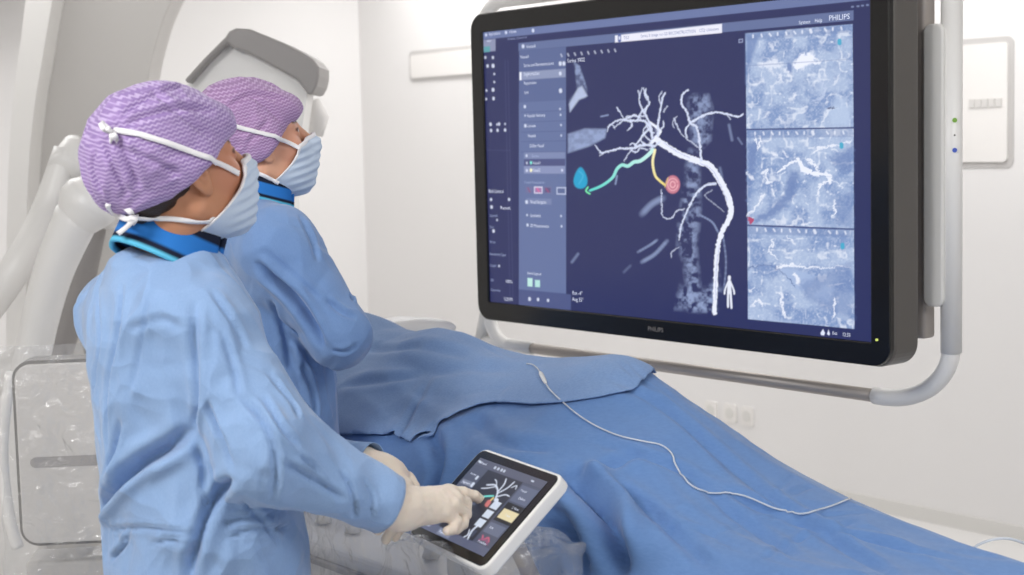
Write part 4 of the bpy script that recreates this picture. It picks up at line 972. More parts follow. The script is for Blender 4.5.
# ================================================================== people
def Rz(az): return np.array([[math.cos(az), -math.sin(az), 0], [math.sin(az), math.cos(az), 0], [0, 0, 1]])
def Ry(p_): return np.array([[math.cos(p_), 0, -math.sin(p_)], [0, 1, 0], [math.sin(p_), 0, math.cos(p_)]])   # +pitch lifts the gaze
def Rx(r_): return np.array([[1, 0, 0], [0, math.cos(r_), -math.sin(r_)], [0, math.sin(r_), math.cos(r_)]])
def head_sdf(q, hair=False):
    """q in head coordinates: x forward, y left, z up, origin between the eyes inside the skull"""
    d = ell(q, (-.018, 0, .028), (.096, .074, .088))
    d = smin(d, ell(q, (.022, 0, -.042), (.068, .058, .074)), .03)
    ay = np.abs(q[:, 1]); qs = np.c_[q[:, 0], ay, q[:, 2]]
    d = smin(d, cone(qs, (.068, .012, -.098), (-.012, .052, -.062), .020, .018), .025)       # jaw
    d = smin(d, ell(qs, (.052, .036, -.028), (.026, .024, .024)), .02)                        # cheek
    d = smin(d, cone(qs, (.078, .006, .016), (.066, .042, .014), .010, .009), .015)            # brow
    d = smax(d, -ell(qs, (.096, .032, -.002), (.018, .018, .012)), .012)                      # eye socket
    lid = ell(qs, (.0715, .031, -.001), (.0142, .0150, .0142)); lid = smax(lid, -ell(qs, (.088, .032, -.001), (.014, .0135, .0052)), .002); d = smin(d, lid, .003)   # lids with an opening
    d = smin(d, cone(q, (.088, 0, .006), (.112, 0, -.034), .007, .0105), .012)                # nose
    d = smin(d, ell(qs, (.100, .010, -.040), (.011, .008, .008)), .008)
    d = smin(d, ell(q, (.084, 0, -.068), (.014, .024, .006)), .008)                           # lips
    d = smin(d, ell(q, (.083, 0, -.077), (.013, .020, .007)), .008)
    # ear: tilted shell with a bowl
    t = R(-14); qe = qs - np.array([-.006, .073, -.012]); 
    ex_, ez_ = qe[:, 0] * math.cos(t) - qe[:, 2] * math.sin(t), qe[:, 0] * math.sin(t) + qe[:, 2] * math.cos(t)
    qe = np.c_[ex_, qe[:, 1] + ex_ * .35, ez_]
    e = ell(qe, (0, 0, .002), (.0185, .008, .031)); e = smin(e, ell(qe, (.002, -.002, -.026), (.010, .006, .011)), .008)
    e = smax(e, -ell(qe, (.003, .009, .002), (.0115, .009, .021)), .004)
    e = smin(e, ell(qe, (.012, .001, -.004), (.005, .005, .006)), .004)
    return smin(d, e, .006)
def lin(a, b, n): return [tuple(np.array(a) + (np.array(b) - np.array(a)) * i / n) for i in range(n + 1)]

def collar(name, c, az, tilt, ra, rb, hgt, parent, open_at=0.0, gap=.18, roll=-8):
    n_, k_ = 72, 14; V = []; C = []
    rot = Rz(az) @ Ry(tilt) @ Rx(R(roll))
    for i in range(n_ + 1):
        th = open_at + gap / 2 + (2 * math.pi - gap) * i / n_
        for j in range(k_ + 1):
            f = j / k_; g_ = 1.10 - .10 * f
            w_ = .003 * math.sin(th * 5) * (1 - f)
            for o_ in (0,):
                V.append(np.array(c) + rot @ np.array([ra * g_ * math.cos(th) + w_, rb * g_ * math.sin(th), (f - .5) * hgt + .004 * math.sin(2 * th + 1)]))
            col = srgb(96, 190, 225) if f < .08 else srgb(22, 30, 52) if f < .26 else srgb(44, 120, 200) if f < .78 else srgb(24, 30, 50)
            C.append(col)
    Fc = np.array([(i * (k_ + 1) + j, (i + 1) * (k_ + 1) + j, (i + 1) * (k_ + 1) + j + 1, i * (k_ + 1) + j + 1) for i in range(n_) for j in range(k_)])
    o = mesh(name, np.array(V), Fc, M['collar'], parent); attr(o, 'paint', C, 'FLOAT_COLOR')
    s = o.modifiers.new('thick', 'SOLIDIFY'); s.thickness = .006; s.offset = -1
    return o

def cap_mat(name, c1, c2, c3):
    m_ = mat(name, c1, .85, spec=.2); nt = m_.node_tree; b = nt.nodes['Principled BSDF']; b.inputs['Sheen Weight'].default_value = .2
    at = nd(nt, 'ShaderNodeAttribute'); at.attribute_name = 'local'
    sp = nd(nt, 'ShaderNodeSeparateXYZ'); lk(nt, at.outputs['Vector'], sp.inputs[0])
    def mth(op, a, b_=None):
        n_ = nd(nt, 'ShaderNodeMath', operation=op)
        for k, v in enumerate((a, b_)):
            if v is None: continue
            if isinstance(v, (int, float)): n_.inputs[k].default_value = v
            else: lk(nt, v, n_.inputs[k])
        return n_.outputs[0]
    x, y, z = sp.outputs
    # printed rows of short waves
    ang = mth('MULTIPLY', x, 2 * math.pi / .0088)
    wob = mth('MULTIPLY', mth('SINE', ang), .0010)
    row = mth('DIVIDE', mth('ADD', z, wob), .0060)
    fr_ = mth('ABSOLUTE', mth('SUBTRACT', mth('FRACT', row), .5))
    mr = nd(nt, 'ShaderNodeMapRange'); mr.inputs[1].default_value = .12; mr.inputs[2].default_value = .26; lk(nt, fr_, mr.inputs[0])
    no = nd(nt, 'ShaderNodeTexNoise'); no.inputs['Scale'].default_value = 60; no.inputs['Detail'].default_value = 3; lk(nt, at.outputs['Vector'], no.inputs['Vector'])
    mx = nd(nt, 'ShaderNodeMixRGB'); mx.inputs[1].default_value = c2; mx.inputs[2].default_value = c1; lk(nt, mr.outputs[0], mx.inputs[0])
    mx2 = nd(nt, 'ShaderNodeMixRGB'); mx2.inputs[2].default_value = c3; lk(nt, mx.outputs[0], mx2.inputs[1])
    m3 = nd(nt, 'ShaderNodeMapRange'); m3.inputs[1].default_value = .45; m3.inputs[2].default_value = .75; m3.inputs[4].default_value = .6; lk(nt, no.outputs['Fac'], m3.inputs[0]); lk(nt, m3.outputs[0], mx2.inputs[0])
    lk(nt, mx2.outputs[0], b.inputs['Base Color'])
    bp = nd(nt, 'ShaderNodeBump'); bp.inputs['Strength'].default_value = .4; bp.inputs['Distance'].default_value = .003; lk(nt, no.outputs['Fac'], bp.inputs['Height']); lk(nt, bp.outputs[0], b.inputs['Normal'])
    return m_
M['cap'] = cap_mat('purple_cap_print', srgb(146, 120, 174), srgb(192, 173, 210), srgb(172, 146, 196))
M['cap2'] = cap_mat('pink_purple_cap_print', srgb(158, 124, 168), srgb(196, 168, 204), srgb(178, 142, 188))

def nurse(c):
    az, hz = c['az'], c['haz']
    base = c['base']; root = thing('person', c['label'], 'person', (base[0], base[1], 0))
    H = np.array(c['head']); HR = Rz(hz) @ Rx(c.get('roll', 0)) @ Ry(c['pitch'])
    toH = lambda p: (p - H) @ HR                      # world -> head
    wH = lambda v: H + HR @ np.array(v, float)
    fwd = np.array([math.cos(az), math.sin(az), 0]); rgt = np.array([math.sin(az), -math.cos(az), 0])
    J = {k: np.array(v) for k, v in c['J'].items()}
    nb = np.array(c['neck'])
    hipz = .92; bc = np.array([base[0], base[1]])
    # ---------------- body (skin), one continuous surface
    secs = c['secs']
    slim = [(z - .03, x, y, a * .76, b_ * .74) for z, x, y, a, b_ in secs if z > .85]
    hx, hy = [np.interp(.9, [s[0] for s in secs], [s[k] for s in secs]) for k in (1, 2)]
    def body(p):
        d = loft(p, slim, az)
        d = smin(d, cone(p, wH((-.030, 0, -.075)), nb, .050, .054), .02)
        d = smin(d, cone(p, nb + np.array([0, 0, -.01]), nb + rgt * .11 - np.array([0, 0, .085]), .036, .034), .02)
        d = smin(d, cone(p, nb + np.array([0, 0, -.01]), nb - rgt * .11 - np.array([0, 0, .085]), .036, .034), .02)
        for s in ('r', 'l'):
            d = smin(d, cone(p, J['sh' + s], J['el' + s], .040, .031), .02); d = smin(d, cone(p, J['el' + s], J['wr' + s], .030, .018), .015)
            sg = 1 if s == 'r' else -1
            hip = np.array([hx, hy, .88]) + rgt * .085 * sg; kn = np.array([hx, hy, .48]) + rgt * .10 * sg + fwd * .02; an = np.array([hx, hy, .10]) + rgt * .11 * sg - fwd * .01
            d = smin(d, cone(p, hip, kn, .085, .055), .03); d = smin(d, cone(p, kn, an, .052, .034), .02)
            d = smin(d, cone(p, an - np.array([0, 0, .055]), an + fwd * .13 - np.array([0, 0, .068]), .034, .028), .02)
        hd = head_sdf(toH(p))
        return smin(d, hd, .012)
    lo = np.array([min(bc[0], H[0], *[J[k][0] for k in J]) - .3, min(bc[1], H[1], *[J[k][1] for k in J]) - .3, 0]); hi = np.array([max(bc[0], H[0], *[J[k][0] for k in J]) + .3, max(bc[1], H[1], *[J[k][1] for k in J]) + .3, H[2] + .16])
    Pb, Qb = surfnet(body, lo, hi, .0075, it=1)
    # finer head grafted by resampling: project onto the surface after one subdivision
    sel = np.linalg.norm(Pb[Qb].mean(1) - H, axis=1) < .19
    def subdiv(P, Q):
        e = np.sort(np.concatenate([Q[:, [0, 1]], Q[:, [1, 2]], Q[:, [2, 3]], Q[:, [3, 0]]]), axis=1)
        ue, inv = np.unique(e, axis=0, return_inverse=True); inv = inv.ravel(); m = len(Q); n_ = len(P)
        em = P[ue].mean(1); cm = P[Q].mean(1); E = [inv[k * m:(k + 1) * m] + n_ for k in range(4)]; Cc = np.arange(m) + n_ + len(ue)
        Q2 = np.concatenate([np.stack([Q[:, k], E[k], Cc, E[k - 1]], 1) for k in range(4)])
        return np.concatenate([P, em, cm]), Q2
    Ph, Qh = surfnet(body, H - np.array([.16, .16, .22]), H + np.array([.16, .16, .15]), .003, it=3)
    # cut the coarse head away and let the fine one take its place in the same mesh
    zc = H[2] - .17
    kb = ~((np.abs(Pb[Qb].mean(1) - H)[:, :2] < .155).all(1) & (Pb[Qb].mean(1)[:, 2] > zc))
    kh = Ph[Qh].mean(1)[:, 2] > zc - .006
    P = np.concatenate([Pb, Ph]); Q = np.concatenate([Qb[kb], Qh[kh] + len(Pb)])
    us = np.unique(Q); rem = -np.ones(len(P), int); rem[us] = np.arange(len(us)); P = P[us]; Q = rem[Q]
    q = toH(P); col = np.tile(np.array(c['skin']), (len(P), 1))
    lip = np.clip(1 - ell(q, (.088, 0, -.073), (.02, .024, .012)) / .004, 0, 1)[:, None]; col = col * (1 - .4 * lip) + np.array(srgb(150, 84, 80)) * .4 * lip
    ay = np.abs(q[:, 1]); qs = np.c_[q[:, 0], ay, q[:, 2]]
    br = np.clip(1 - (cone(qs, (.090, .012, .021), (.072, .050, .020), .0052, .003)) / .003, 0, 1)[:, None]; col = col * (1 - br) + np.array(srgb(40, 26, 20)) * br
    la_ = np.clip(1 - (cone(qs, (.087, .020, .006), (.076, .047, .001), .0026, .0026)) / .0018, 0, 1)[:, None]; col = col * (1 - la_) + np.array(srgb(26, 16, 14)) * la_
    ck = np.clip(1 - ell(qs, (.06, .05, -.03), (.03, .03, .03)) / .02, 0, 1)[:, None] * .25; col = col * (1 - ck) + np.array(srgb(206, 128, 108)) * ck
    col[:, 3] = 1
    ob = mesh('body', P, Q, M['skin'], root); attr(ob, 'paint', col, 'FLOAT_COLOR')
    for sy in (-1, 1):
        ec = wH((.0715, sy * .031, -.001)); e_ = surfnet(lambda p: np.linalg.norm(p - ec, axis=1) - .0122, ec - .02, ec + .02, .002, 4)
        n_ = (e_[0] - ec) @ HR; a_ = np.arccos(np.clip(n_[:, 0] / .0122, -1, 1))
        cc = np.where(a_[:, None] < .28, np.array(srgb(14, 10, 8)), np.where(a_[:, None] < .5, np.array(srgb(70, 44, 30)), np.array(srgb(226, 220, 214))))
        attr(mesh('eye', e_[0], e_[1], M['eye_paint'], root), 'paint', cc, 'FLOAT_COLOR')
    # ---------------- hair under the cap
    edge = lambda q: np.interp(q[:, 0], c['edge'][0], c['edge'][1])
    def hair(p):
        q = toH(p); d = ell(q, (-.026, 0, .03), (.101, .079, .095)); d = smin(d, ell(q, (-.072, 0, -.030), (.030, .045, .032)), .03)
        d = smax(d, -(q[:, 2] - edge(q) + .014 + .004 * np.sin(q[:, 1] * 400)), .006); d = smax(d, q[:, 0] - .045 - (q[:, 2] - .02) * 1.2, .006)
        return smax(d, -cone(np.c_[q[:, 0], np.abs(q[:, 1]), q[:, 2]], (0, .06, -.012), (0, .12, -.012), .021, .03), .003)
    Phr, Qhr = surfnet(hair, H - .2, H + .18, .004); mesh('hair', Phr, Qhr, M['hair'], root)
    # ---------------- cap
    def cap(p):
        q = toH(p); d = ell(q, c['cap'][0], c['cap'][1]); d = smin(d, ell(q, c['bun'][0], c['bun'][1]), .05)
        d = smin(d, ell(q, (.052, 0, .043), (.055, .060, .040)), .03)
        d = smin(d, ell(np.c_[q[:, 0], np.abs(q[:, 1]), q[:, 2]], (-.004, .070, -.004), (.038, .021, .036)), .02)
        nn = vnoise(q * 16 + 3) * .0035 + .0028 * ridge(np.c_[q[:, 0] * 9 + q[:, 2] * 6, np.arctan2(q[:, 1], q[:, 2] + .05) * 3, q[:, 2] * 5] , 2)
        d = d - nn
        return smax(d, -(q[:, 2] - edge(q)), .012)
    Pc, Qc = surfnet(cap, H - .22, H + .2, .0035, it=2)
    bvc = pbvh(Pc, Qc); Nc = vnormals(Pc, Qc)
    for pts, a, w_ in c['capfolds']: Pc = crease(Pc, Nc, bvc, pts, a * 1.6, w_ * .8)
    Pc = scatter(Pc, Nc, bvc, random.Random(4), 26, .07, .0016, .006)
    oc = mesh('surgical_cap', Pc, Qc, c['capmat'], root); attr(oc, 'local', toH(Pc) @ np.array(Rx(.25)))
    # ---------------- mask
    mz, mx_ = c['maskcut']
    def maskb(q):
        d = head_sdf(q) - .0045; d = smin(d, ell(q, (.050, 0, -.055), (.058, .056, .058)), .02); d = smin(d, ell(q, (.096, 0, -.042), (.020, .018, .028)), .02)
        return d - .0011 * np.sin(q[:, 2] * 2 * math.pi / .016 + np.abs(q[:, 1]) * 60) * np.clip((q[:, 0] - .02) * 30, 0, 1)
    def mask(p):
        q = toH(p); d = np.abs(maskb(q)) - .0018
        d = smax(d, -(q[:, 0] - np.interp(q[:, 2], mz, mx_)), .003)
        return smax(d, q[:, 2] + .012 + np.abs(q[:, 1]) * .25, .003)
    Pm, Qm = surfnet(mask, H - np.array([.16, .16, .18]), H + np.array([.18, .16, .06]), .0017, it=1)
    om = mesh('face_mask', Pm, Qm, M['mask'], root)
    # bound edge
    def trim(p):
        q = toH(p); g1 = q[:, 0] - np.interp(q[:, 2], mz, mx_); g2 = -(q[:, 2] + .012 + np.abs(q[:, 1]) * .25)
        e_ = smin(g1, g2, .004); return smax(np.abs(maskb(q)) - .0028, np.abs(e_ - .003) - .0035, .002)
    Pt, Qt = surfnet(trim, H - np.array([.16, .16, .18]), H + np.array([.18, .16, .06]), .0018, it=1)
    mesh('edge_binding', Pt, Qt, M['tie'], om)
    # straps over the cap and neck
    bva = pbvh(np.concatenate([Pc, P, Phr, Pm]), np.concatenate([Qc, Q + len(Pc), Qhr + len(Pc) + len(P), Qm + len(Pc) + len(P) + len(Phr)]))
    for pts, wd in c['straps']:
        path, nr = [], []
        for p in bez(pts, 6):
            h = cast(bva, p[0], p[1])
            if h: path.append(h[0] + h[1] * .004); nr.append(h[1])
        # steady the path
        A = np.array(path); 
        for _ in range(9): A[1:-1] = (A[:-2] + A[1:-1] * 2 + A[2:]) / 4
        for _ in range(3):
            for i_ in range(len(A)):
                h = bva.find_nearest(Vector(A[i_]), .03)
                if h[0] is not None:
                    g_ = (Vector(A[i_]) - h[0]).dot(h[1])
                    if g_ < .003: A[i_] += np.array(h[1]) * (.003 - g_)
        V, Fc = ribbon([Vector(a) for a in A], nr, wd); mesh('strap', V, Fc, M['tie'], om)
    for pts, dep, wd in c['loose']:
        h0 = cast(bva, pts[0][0], pts[0][1]); dep = (h0[0].y if h0 else H[1] - .05) - .006 + dep
        path = [W(p[0], p[1], dep - .012 * math.sin(i_ * .45)) for i_, p in enumerate(bez([tuple(k)[:2] for k in pts], 6))]
        nr = [Vector((.25 * math.sin(i * .5), -1, .3)) for i in range(len(path))]
        V, Fc = ribbon(path, nr, wd); mesh('tie_end', V, Fc, M['tie'], om)
    # ---------------- gown
    gs = c['secs']; AR = c['arm']
    def gown(p):
        d = loft(p, gs, az)
        for s in ('r', 'l'):
            sh, el, wr = J['sh' + s], J['el' + s], J['wr' + s]; r_ = AR[s]
            d = smin(d, cone(p, nb + np.array([0, 0, c.get('yoke', -.040)]), sh, .055, r_[0] * .92), .07)
            a = cone(p, sh, el, r_[0], r_[1]); a = smin(a, cone(p, el, wr, r_[1], r_[2]), .03)
            d = smin(d, a, c.get('ak', .018))
        nz_ = .0045 * fbm(p * np.array([7, 7, 4.5]) + c['seed'], 3) + c.get('wr', .006) * ridge(p * np.array([8, 8, 3.2]) + c['seed'] * 2, 2) * .5
        d = d - nz_
        # open neck and sleeve end
        d = smax(d, -cone(p, nb - np.array([0, 0, .015]), nb + np.array([0, 0, .25]), .055, .06), .008)
        return d
    glo = lo.copy(); glo[2] = .22; ghi = hi.copy(); ghi[2] = nb[2] + .1
    Pg, Qg = surfnet(gown, glo, ghi, c.get('vox', .0048), it=1)
    for s in ('r', 'l'):                                  # open cuffs
        ax = J['wr' + s] - J['el' + s]; ax /= np.linalg.norm(ax)
        k_ = ((Pg[Qg].mean(1) - J['wr' + s]) @ ax > 0.0) & (np.linalg.norm(Pg[Qg].mean(1) - J['wr' + s], axis=1) < .075); Qg = Qg[~k_]
    # trim the cuff to a clean round edge
    e = np.sort(np.concatenate([Qg[:, [0, 1]], Qg[:, [1, 2]], Qg[:, [2, 3]], Qg[:, [3, 0]]]), axis=1); ue, ct = np.unique(e, axis=0, return_counts=True); rv = np.unique(ue[ct == 1])
    for s in ('r', 'l'):
        ax = J['wr' + s] - J['el' + s]; ax /= np.linalg.norm(ax); k_ = rv[np.linalg.norm(Pg[rv] - J['wr' + s], axis=1) < .075]; Pg[k_] -= np.outer((Pg[k_] - J['wr' + s]) @ ax - .001, ax)
    us = np.unique(Qg); rem = -np.ones(len(Pg), int); rem[us] = np.arange(len(us)); Pg = Pg[us]; Qg = rem[Qg]
    bg = pbvh(Pg, Qg); Ng = vnormals(Pg, Qg)
    for pts, a, w_ in c['folds']: Pg = crease(Pg, Ng, bg, pts, a, w_ * .8, fac=1.45)
    rnd = random.Random(int(c['seed'] * 10)); see = lambda p: p[2] > .85
    Pg = scatter(Pg, Ng, bg, rnd, 120, .12, .0022, .010, see)
    Pg = scatter(Pg, Ng, bg, rnd, 46, .22, .0030, .012, see, (0, 0, 1.4), .5)
    for s in ('r', 'l'):
        a_, b_ = J['sh' + s], J['wr' + s]; mid = lambda p: np.linalg.norm(p - J['el' + s]) < .2
        Pg = scatter(Pg, Ng, bg, rnd, 80, .13, .0030, .012, mid)
    og = mesh('gown', Pg, Qg, c['gown'], root)
    sm_ = og.modifiers.new('thick', 'SOLIDIFY'); sm_.thickness = .0015; sm_.offset = -1
    # ---------------- collar
    collar('scrub_collar', c['col'][0], az, c['col'][1], c['col'][2], c['col'][3], c['col'][4], root, c['col'][5], roll=c.get('croll', -8))
    # ---------------- shoes
    for sg in (1, -1):
        an = np.array([hx, hy, 0]) + rgt * .11 * sg - fwd * .01
        def shoe(p): 
            d = cone(p, an - fwd * .045 + [0, 0, .045], an + fwd * .15 + [0, 0, .034], .044, .040); d = smin(d, cone(p, an - fwd * .03 + [0, 0, .05], an + [0, 0, .085], .045, .045), .02)
            return smax(d, -p[:, 2] + .002, .004)
        mesh('clog', *surfnet(shoe, an - .25, an + np.array([.25, .25, .2]), .006), M['shoe'], root)
    # ---------------- gloves
    for hand in c['hands']:
        wr = np.array(hand['wr'])
        def glove(p):
            d = None
            for ch in hand['chains']:
                for (a, ra_), (b_, rb_) in zip(ch[:-1], ch[1:]):
                    e_ = cone(p, a, b_, ra_, rb_); d = e_ if d is None else smin(d, e_, .0022)
            pl = None
            for (a, ra_, b_, rb_) in hand['palm']:
                e_ = cone(p, a, b_, ra_, rb_); pl = e_ if pl is None else smin(pl, e_, .016)
            d = smin(d, pl, .007)
            cf = cone(p, hand['cuff'][0], hand['cuff'][1], hand['cuff'][2], hand['cuff'][3]); d = smin(d, cf, .02)
            return d - .0007 * fbm(p * 70, 2)
        A = np.array([k[0] for ch in hand['chains'] for k in ch] + [hand['cuff'][0], hand['cuff'][1]])
        mesh('glove', *surfnet(glove, A.min(0) - .06, A.max(0) + .06, .0019, it=2), M['glove'], root)
    print(c['label'][:20], 'verts', len(P), len(Pg), len(Pc), len(Pm))
    return root
M['eye_paint'] = attr_mat('eye_paint', False, .08, 1, .5)
def secs_px(rows):
    out = []
    for py, px, y, a, b_ in rows:
        p = W(px, py, y); out.append((p.z, p.x, p.y, a, b_))
    return out
def A3(v): return np.array(tuple(v))
# ---------------- near nurse
n1 = dict(label='nurse nearest the camera in light blue gown, lilac cap and mask, touching the tablet', az=R(30), haz=R(38), pitch=R(15), roll=R(-3),
          head=A3(W(177, 168, 2.37)), neck=A3(W(170, 256, 2.39)), skin=srgb(194, 138, 106), seed=3.1, gown=M['gown'], capmat=M['cap'])
n1['secs'] = secs_px([(266, 168, 2.40, .085, .08), (285, 171, 2.41, .135, .10), (310, 174, 2.42, .178, .122), (360, 180, 2.42, .185, .135), (420, 187, 2.42, .176, .138), (480, 198, 2.42, .185, .145), (540, 205, 2.42, .195, .150), (600, 207, 2.42, .20, .155), (720, 210, 2.42, .215, .175), (1010, 212, 2.42, .24, .20)])
n1['base'] = (W(205, 575, 2.42).x, 2.42)
n1['J'] = dict(shr=A3(W(197, 318, 2.315)), elr=A3(W(268, 450, 2.25)), wrr=A3(W(388, 506, 2.325)), shl=A3(W(126, 312, 2.55)), ell=A3(W(190, 455, 2.66)), wrl=A3(W(372, 470, 2.50)))
n1['arm'] = dict(r=(.070, .074, .044), l=(.07, .06, .045))
n1['cap'] = ((-.024, 0, .038), (.108, .086, .096)); n1['bun'] = ((-.078, 0, .010), (.047, .056, .048))
n1['edge'] = ([-.17, -.1, -.05, 0, .03, .07, .12], [-.052, -.052, -.036, -.010, .002, .018, .036])
n1['maskcut'] = ([-.16, -.10, -.086, -.074, -.060, -.045, -.03, -.02, 0], [-.026, -.022, -.004, .022, .048, .066, .076, .082, .088])
n1['capfolds'] = [([(112, 133), (140, 118), (180, 108), (215, 112)], .004, .010), ([(112, 133), (130, 110), (160, 92), (190, 84)], .0035, .009), ([(118, 140), (130, 165), (140, 190)], .005, .010), ([(105, 140), (112, 165), (128, 195)], .004, .008), ([(115, 145), (160, 165), (185, 178)], .003, .010), ([(150, 88), (175, 110), (215, 140)], .003, .010), ([(96, 150), (92, 170), (104, 195)], .003, .008)]
n1['straps'] = [([(114, 131), (130, 133), (160, 141), (190, 152), (215, 163), (226, 168), (237, 174)], .0085), ([(136, 216), (150, 217), (170, 219), (190, 220), (204, 220), (214, 219)], .0075)]
n1['loose'] = [([(112, 132), (106, 127), (101, 123), (104, 129), (112, 133)], 0, .008), ([(112, 132), (116, 139), (120, 146)], 0, .009), ([(112, 132), (111, 140), (108, 149)], 0, .007),
               ([(136, 216), (126, 219), (113, 212), (108, 205), (116, 203), (128, 210), (135, 216)], 0, .008), ([(135, 216), (128, 226), (118, 234)], 0, .008), ([(135, 216), (133, 222)], 0, .011)]
n1['col'] = (A3(W(170, 243, 2.385)), R(-24), .080, .073, .066, R(-42))
n1['folds'] = [([(192, 428), (172, 444), (148, 458), (122, 478), (104, 505), (97, 530)], .020, .020), ([(195, 300), (194, 350), (197, 400), (194, 436)], .008, .012), ([(232, 476), (216, 498), (204, 522), (192, 560), (188, 585)], .014, .016),
               ([(194, 440), (204, 470), (205, 505), (200, 545)], .006, .010), ([(106, 530), (140, 528), (190, 532), (235, 520), (290, 512)], .004, .007), ([(120, 420), (112, 460), (104, 490)], .007, .012),
               ([(98, 290), (100, 340), (92, 400), (94, 440)], .006, .012), ([(122, 282), (118, 330), (108, 380), (106, 430)], .005, .010), ([(148, 300), (140, 350), (126, 400)], .003, .010), 
               ([(240, 395), (262, 420), (274, 450), (276, 480), (272, 500)], .006, .009), ([(262, 395), (280, 425), (300, 448)], .005, .008), ([(278, 460), (300, 472), (330, 490), (345, 500)], .005, .009), ([(300, 455), (315, 470), (322, 482)], .005, .007), ([(268, 372), (290, 400), (300, 420)], .004, .008), ([(222, 330), (234, 370), (240, 400)], .004, .009), ([(205, 400), (222, 440), (234, 470)], .006, .010), ([(338, 470), (352, 490), (356, 520)], .004, .007), ([(362, 478), (372, 496), (372, 520)], .003, .006),
               ([(210, 290), (232, 320), (246, 350)], .004, .010), ([(150, 545), (170, 540), (200, 548)], .004, .007), ([(222, 540), (250, 530), (290, 528)], .004, .007), ([(110, 560), (124, 545), (130, 530)], .006, .008), ([(240, 500), (262, 520), (280, 545)], .005, .009), ([(128, 330), (160, 320), (185, 330)], .003, .012)]
# right hand pointing at the tablet
def ch(*k): return [(A3(W(x, y, d)), r_) for x, y, d, r_ in k]
wrr = A3(W(400, 508, 2.335))
kn = [(449, 492, 2.425), (455, 498, 2.405), (453, 507, 2.385), (445, 514, 2.370)]
h1 = dict(wr=wrr, chains=[
    ch((449, 492, 2.425, .0115), (463, 493, 2.44, .0098), (474, 496, 2.452, .0088), (482, 500.5, 2.462, .0078)),
    ch((455, 498, 2.405, .0115), (466, 503, 2.425, .0098), (466, 514, 2.415, .0088), (461, 519, 2.40, .008)),
    ch((453, 506, 2.385, .0115), (464, 513, 2.40, .0098), (463, 524, 2.39, .0088), (457, 529, 2.375, .008)),
    ch((445, 513, 2.370, .0110), (456, 521, 2.375, .0092), (453, 529, 2.365, .0082), (447, 531, 2.355, .0072)),
    ch((418, 500, 2.40, .0135), (436, 505, 2.435, .0118), (450, 508, 2.45, .0100), (459, 511, 2.447, .0090))],
    palm=[(wrr, .027, A3(W(449, 493, 2.425)), .0140), (wrr, .026, A3(W(454, 499, 2.405)), .0130), (wrr, .026, A3(W(451, 507, 2.385)), .0130), (wrr, .027, A3(W(443, 513, 2.370)), .0130), (A3(W(402, 502, 2.35)), .020, A3(W(422, 500, 2.40)), .015)],
    cuff=(A3(W(376, 503, 2.318)), A3(W(404, 508, 2.337)), .030, .0275))
# left hand resting on the edge of the control console behind the right cuff
wl = A3(W(384, 476, 2.52))
h2_ = dict(wr=wl, chains=[
    ch((406, 487, 2.50, .0115), (411, 502, 2.475, .0098), (408, 516, 2.46, .009), (402, 527, 2.455, .008)),
    ch((400, 490, 2.485, .0115), (405, 508, 2.455, .0098), (402, 524, 2.44, .009), (395, 537, 2.435, .008)),
    ch((393, 490, 2.475, .0115), (396, 510, 2.44, .0098), (393, 528, 2.425, .009), (386, 540, 2.42, .008)),
    ch((386, 489, 2.47, .0105), (386, 508, 2.435, .0092), (383, 522, 2.425, .0082), (378, 531, 2.42, .0072)),
    ch((396, 474, 2.53, .0130), (408, 478, 2.54, .0112), (414, 486, 2.53, .0095), (416, 494, 2.52, .0085))],
    palm=[(wl, .026, A3(W(404, 486, 2.50)), .014), (wl, .026, A3(W(398, 489, 2.488)), .013), (wl, .026, A3(W(391, 489, 2.478)), .013), (wl, .025, A3(W(386, 488, 2.472)), .012), (wl, .02, A3(W(396, 474, 2.53)), .014)],
    cuff=(A3(W(364, 464, 2.51)), A3(W(386, 477, 2.52)), .029, .026))
n1['croll'] = -4
n1['hands'] = [h1, h2_]
nurse(n1)
# ---------------- far nurse
n2 = dict(label='nurse farther back in darker blue gown and pinkish cap, leaning at the table head', az=R(22), haz=R(22), pitch=R(13), roll=R(-2),
          head=A3(W(255, 141, 3.12)), neck=A3(W(246, 208, 3.13)), skin=srgb(216, 164, 136), seed=8.7, gown=M['gown2'], capmat=M['cap2'])
n2['secs'] = secs_px([(212, 247, 3.13, .085, .08), (226, 248, 3.14, .15, .10), (250, 252, 3.15, .185, .12), (300, 262, 3.16, .185, .128), (360, 268, 3.16, .175, .13), (420, 270, 3.16, .18, .135), (480, 270, 3.16, .195, .145), (640, 268, 3.16, .22, .17), (850, 268, 3.16, .24, .20)])
n2['base'] = (W(268, 420, 3.16).x, 3.16)
n2['J'] = dict(shr=A3(W(276, 246, 2.99)), elr=A3(W(338, 336, 2.96)), wrr=A3(W(330, 330, 3.17)), shl=A3(W(236, 238, 3.30)), ell=A3(W(284, 322, 3.40)), wrl=A3(W(312, 328, 3.26)))
n2['arm'] = dict(r=(.078, .056, .045), l=(.07, .058, .045))
n2['cap'] = ((-.024, 0, .036), (.104, .084, .092)); n2['bun'] = ((-.080, 0, -.012), (.050, .060, .055))
n2['edge'] = ([-.17, -.1, -.05, 0, .03, .06, .12], [-.080, -.076, -.062, -.036, -.014, .010, .032])
n2['maskcut'] = ([-.16, -.10, -.086, -.074, -.060, -.045, -.03, -.02, 0], [-.030, -.026, -.006, .018, .042, .058, .066, .072, .080])
n2['capfolds'] = [([(225, 110), (250, 95), (285, 100)], .004, .010), ([(240, 90), (265, 105), (285, 125)], .003, .010), ([(245, 150), (255, 135), (270, 120)], .003, .010)]
n2['straps'] = [([(222, 122), (240, 128), (262, 134), (284, 141), (299, 149)], .0085), ([(248, 170), (260, 173), (270, 178), (278, 182)], .0075)]
n2['loose'] = []
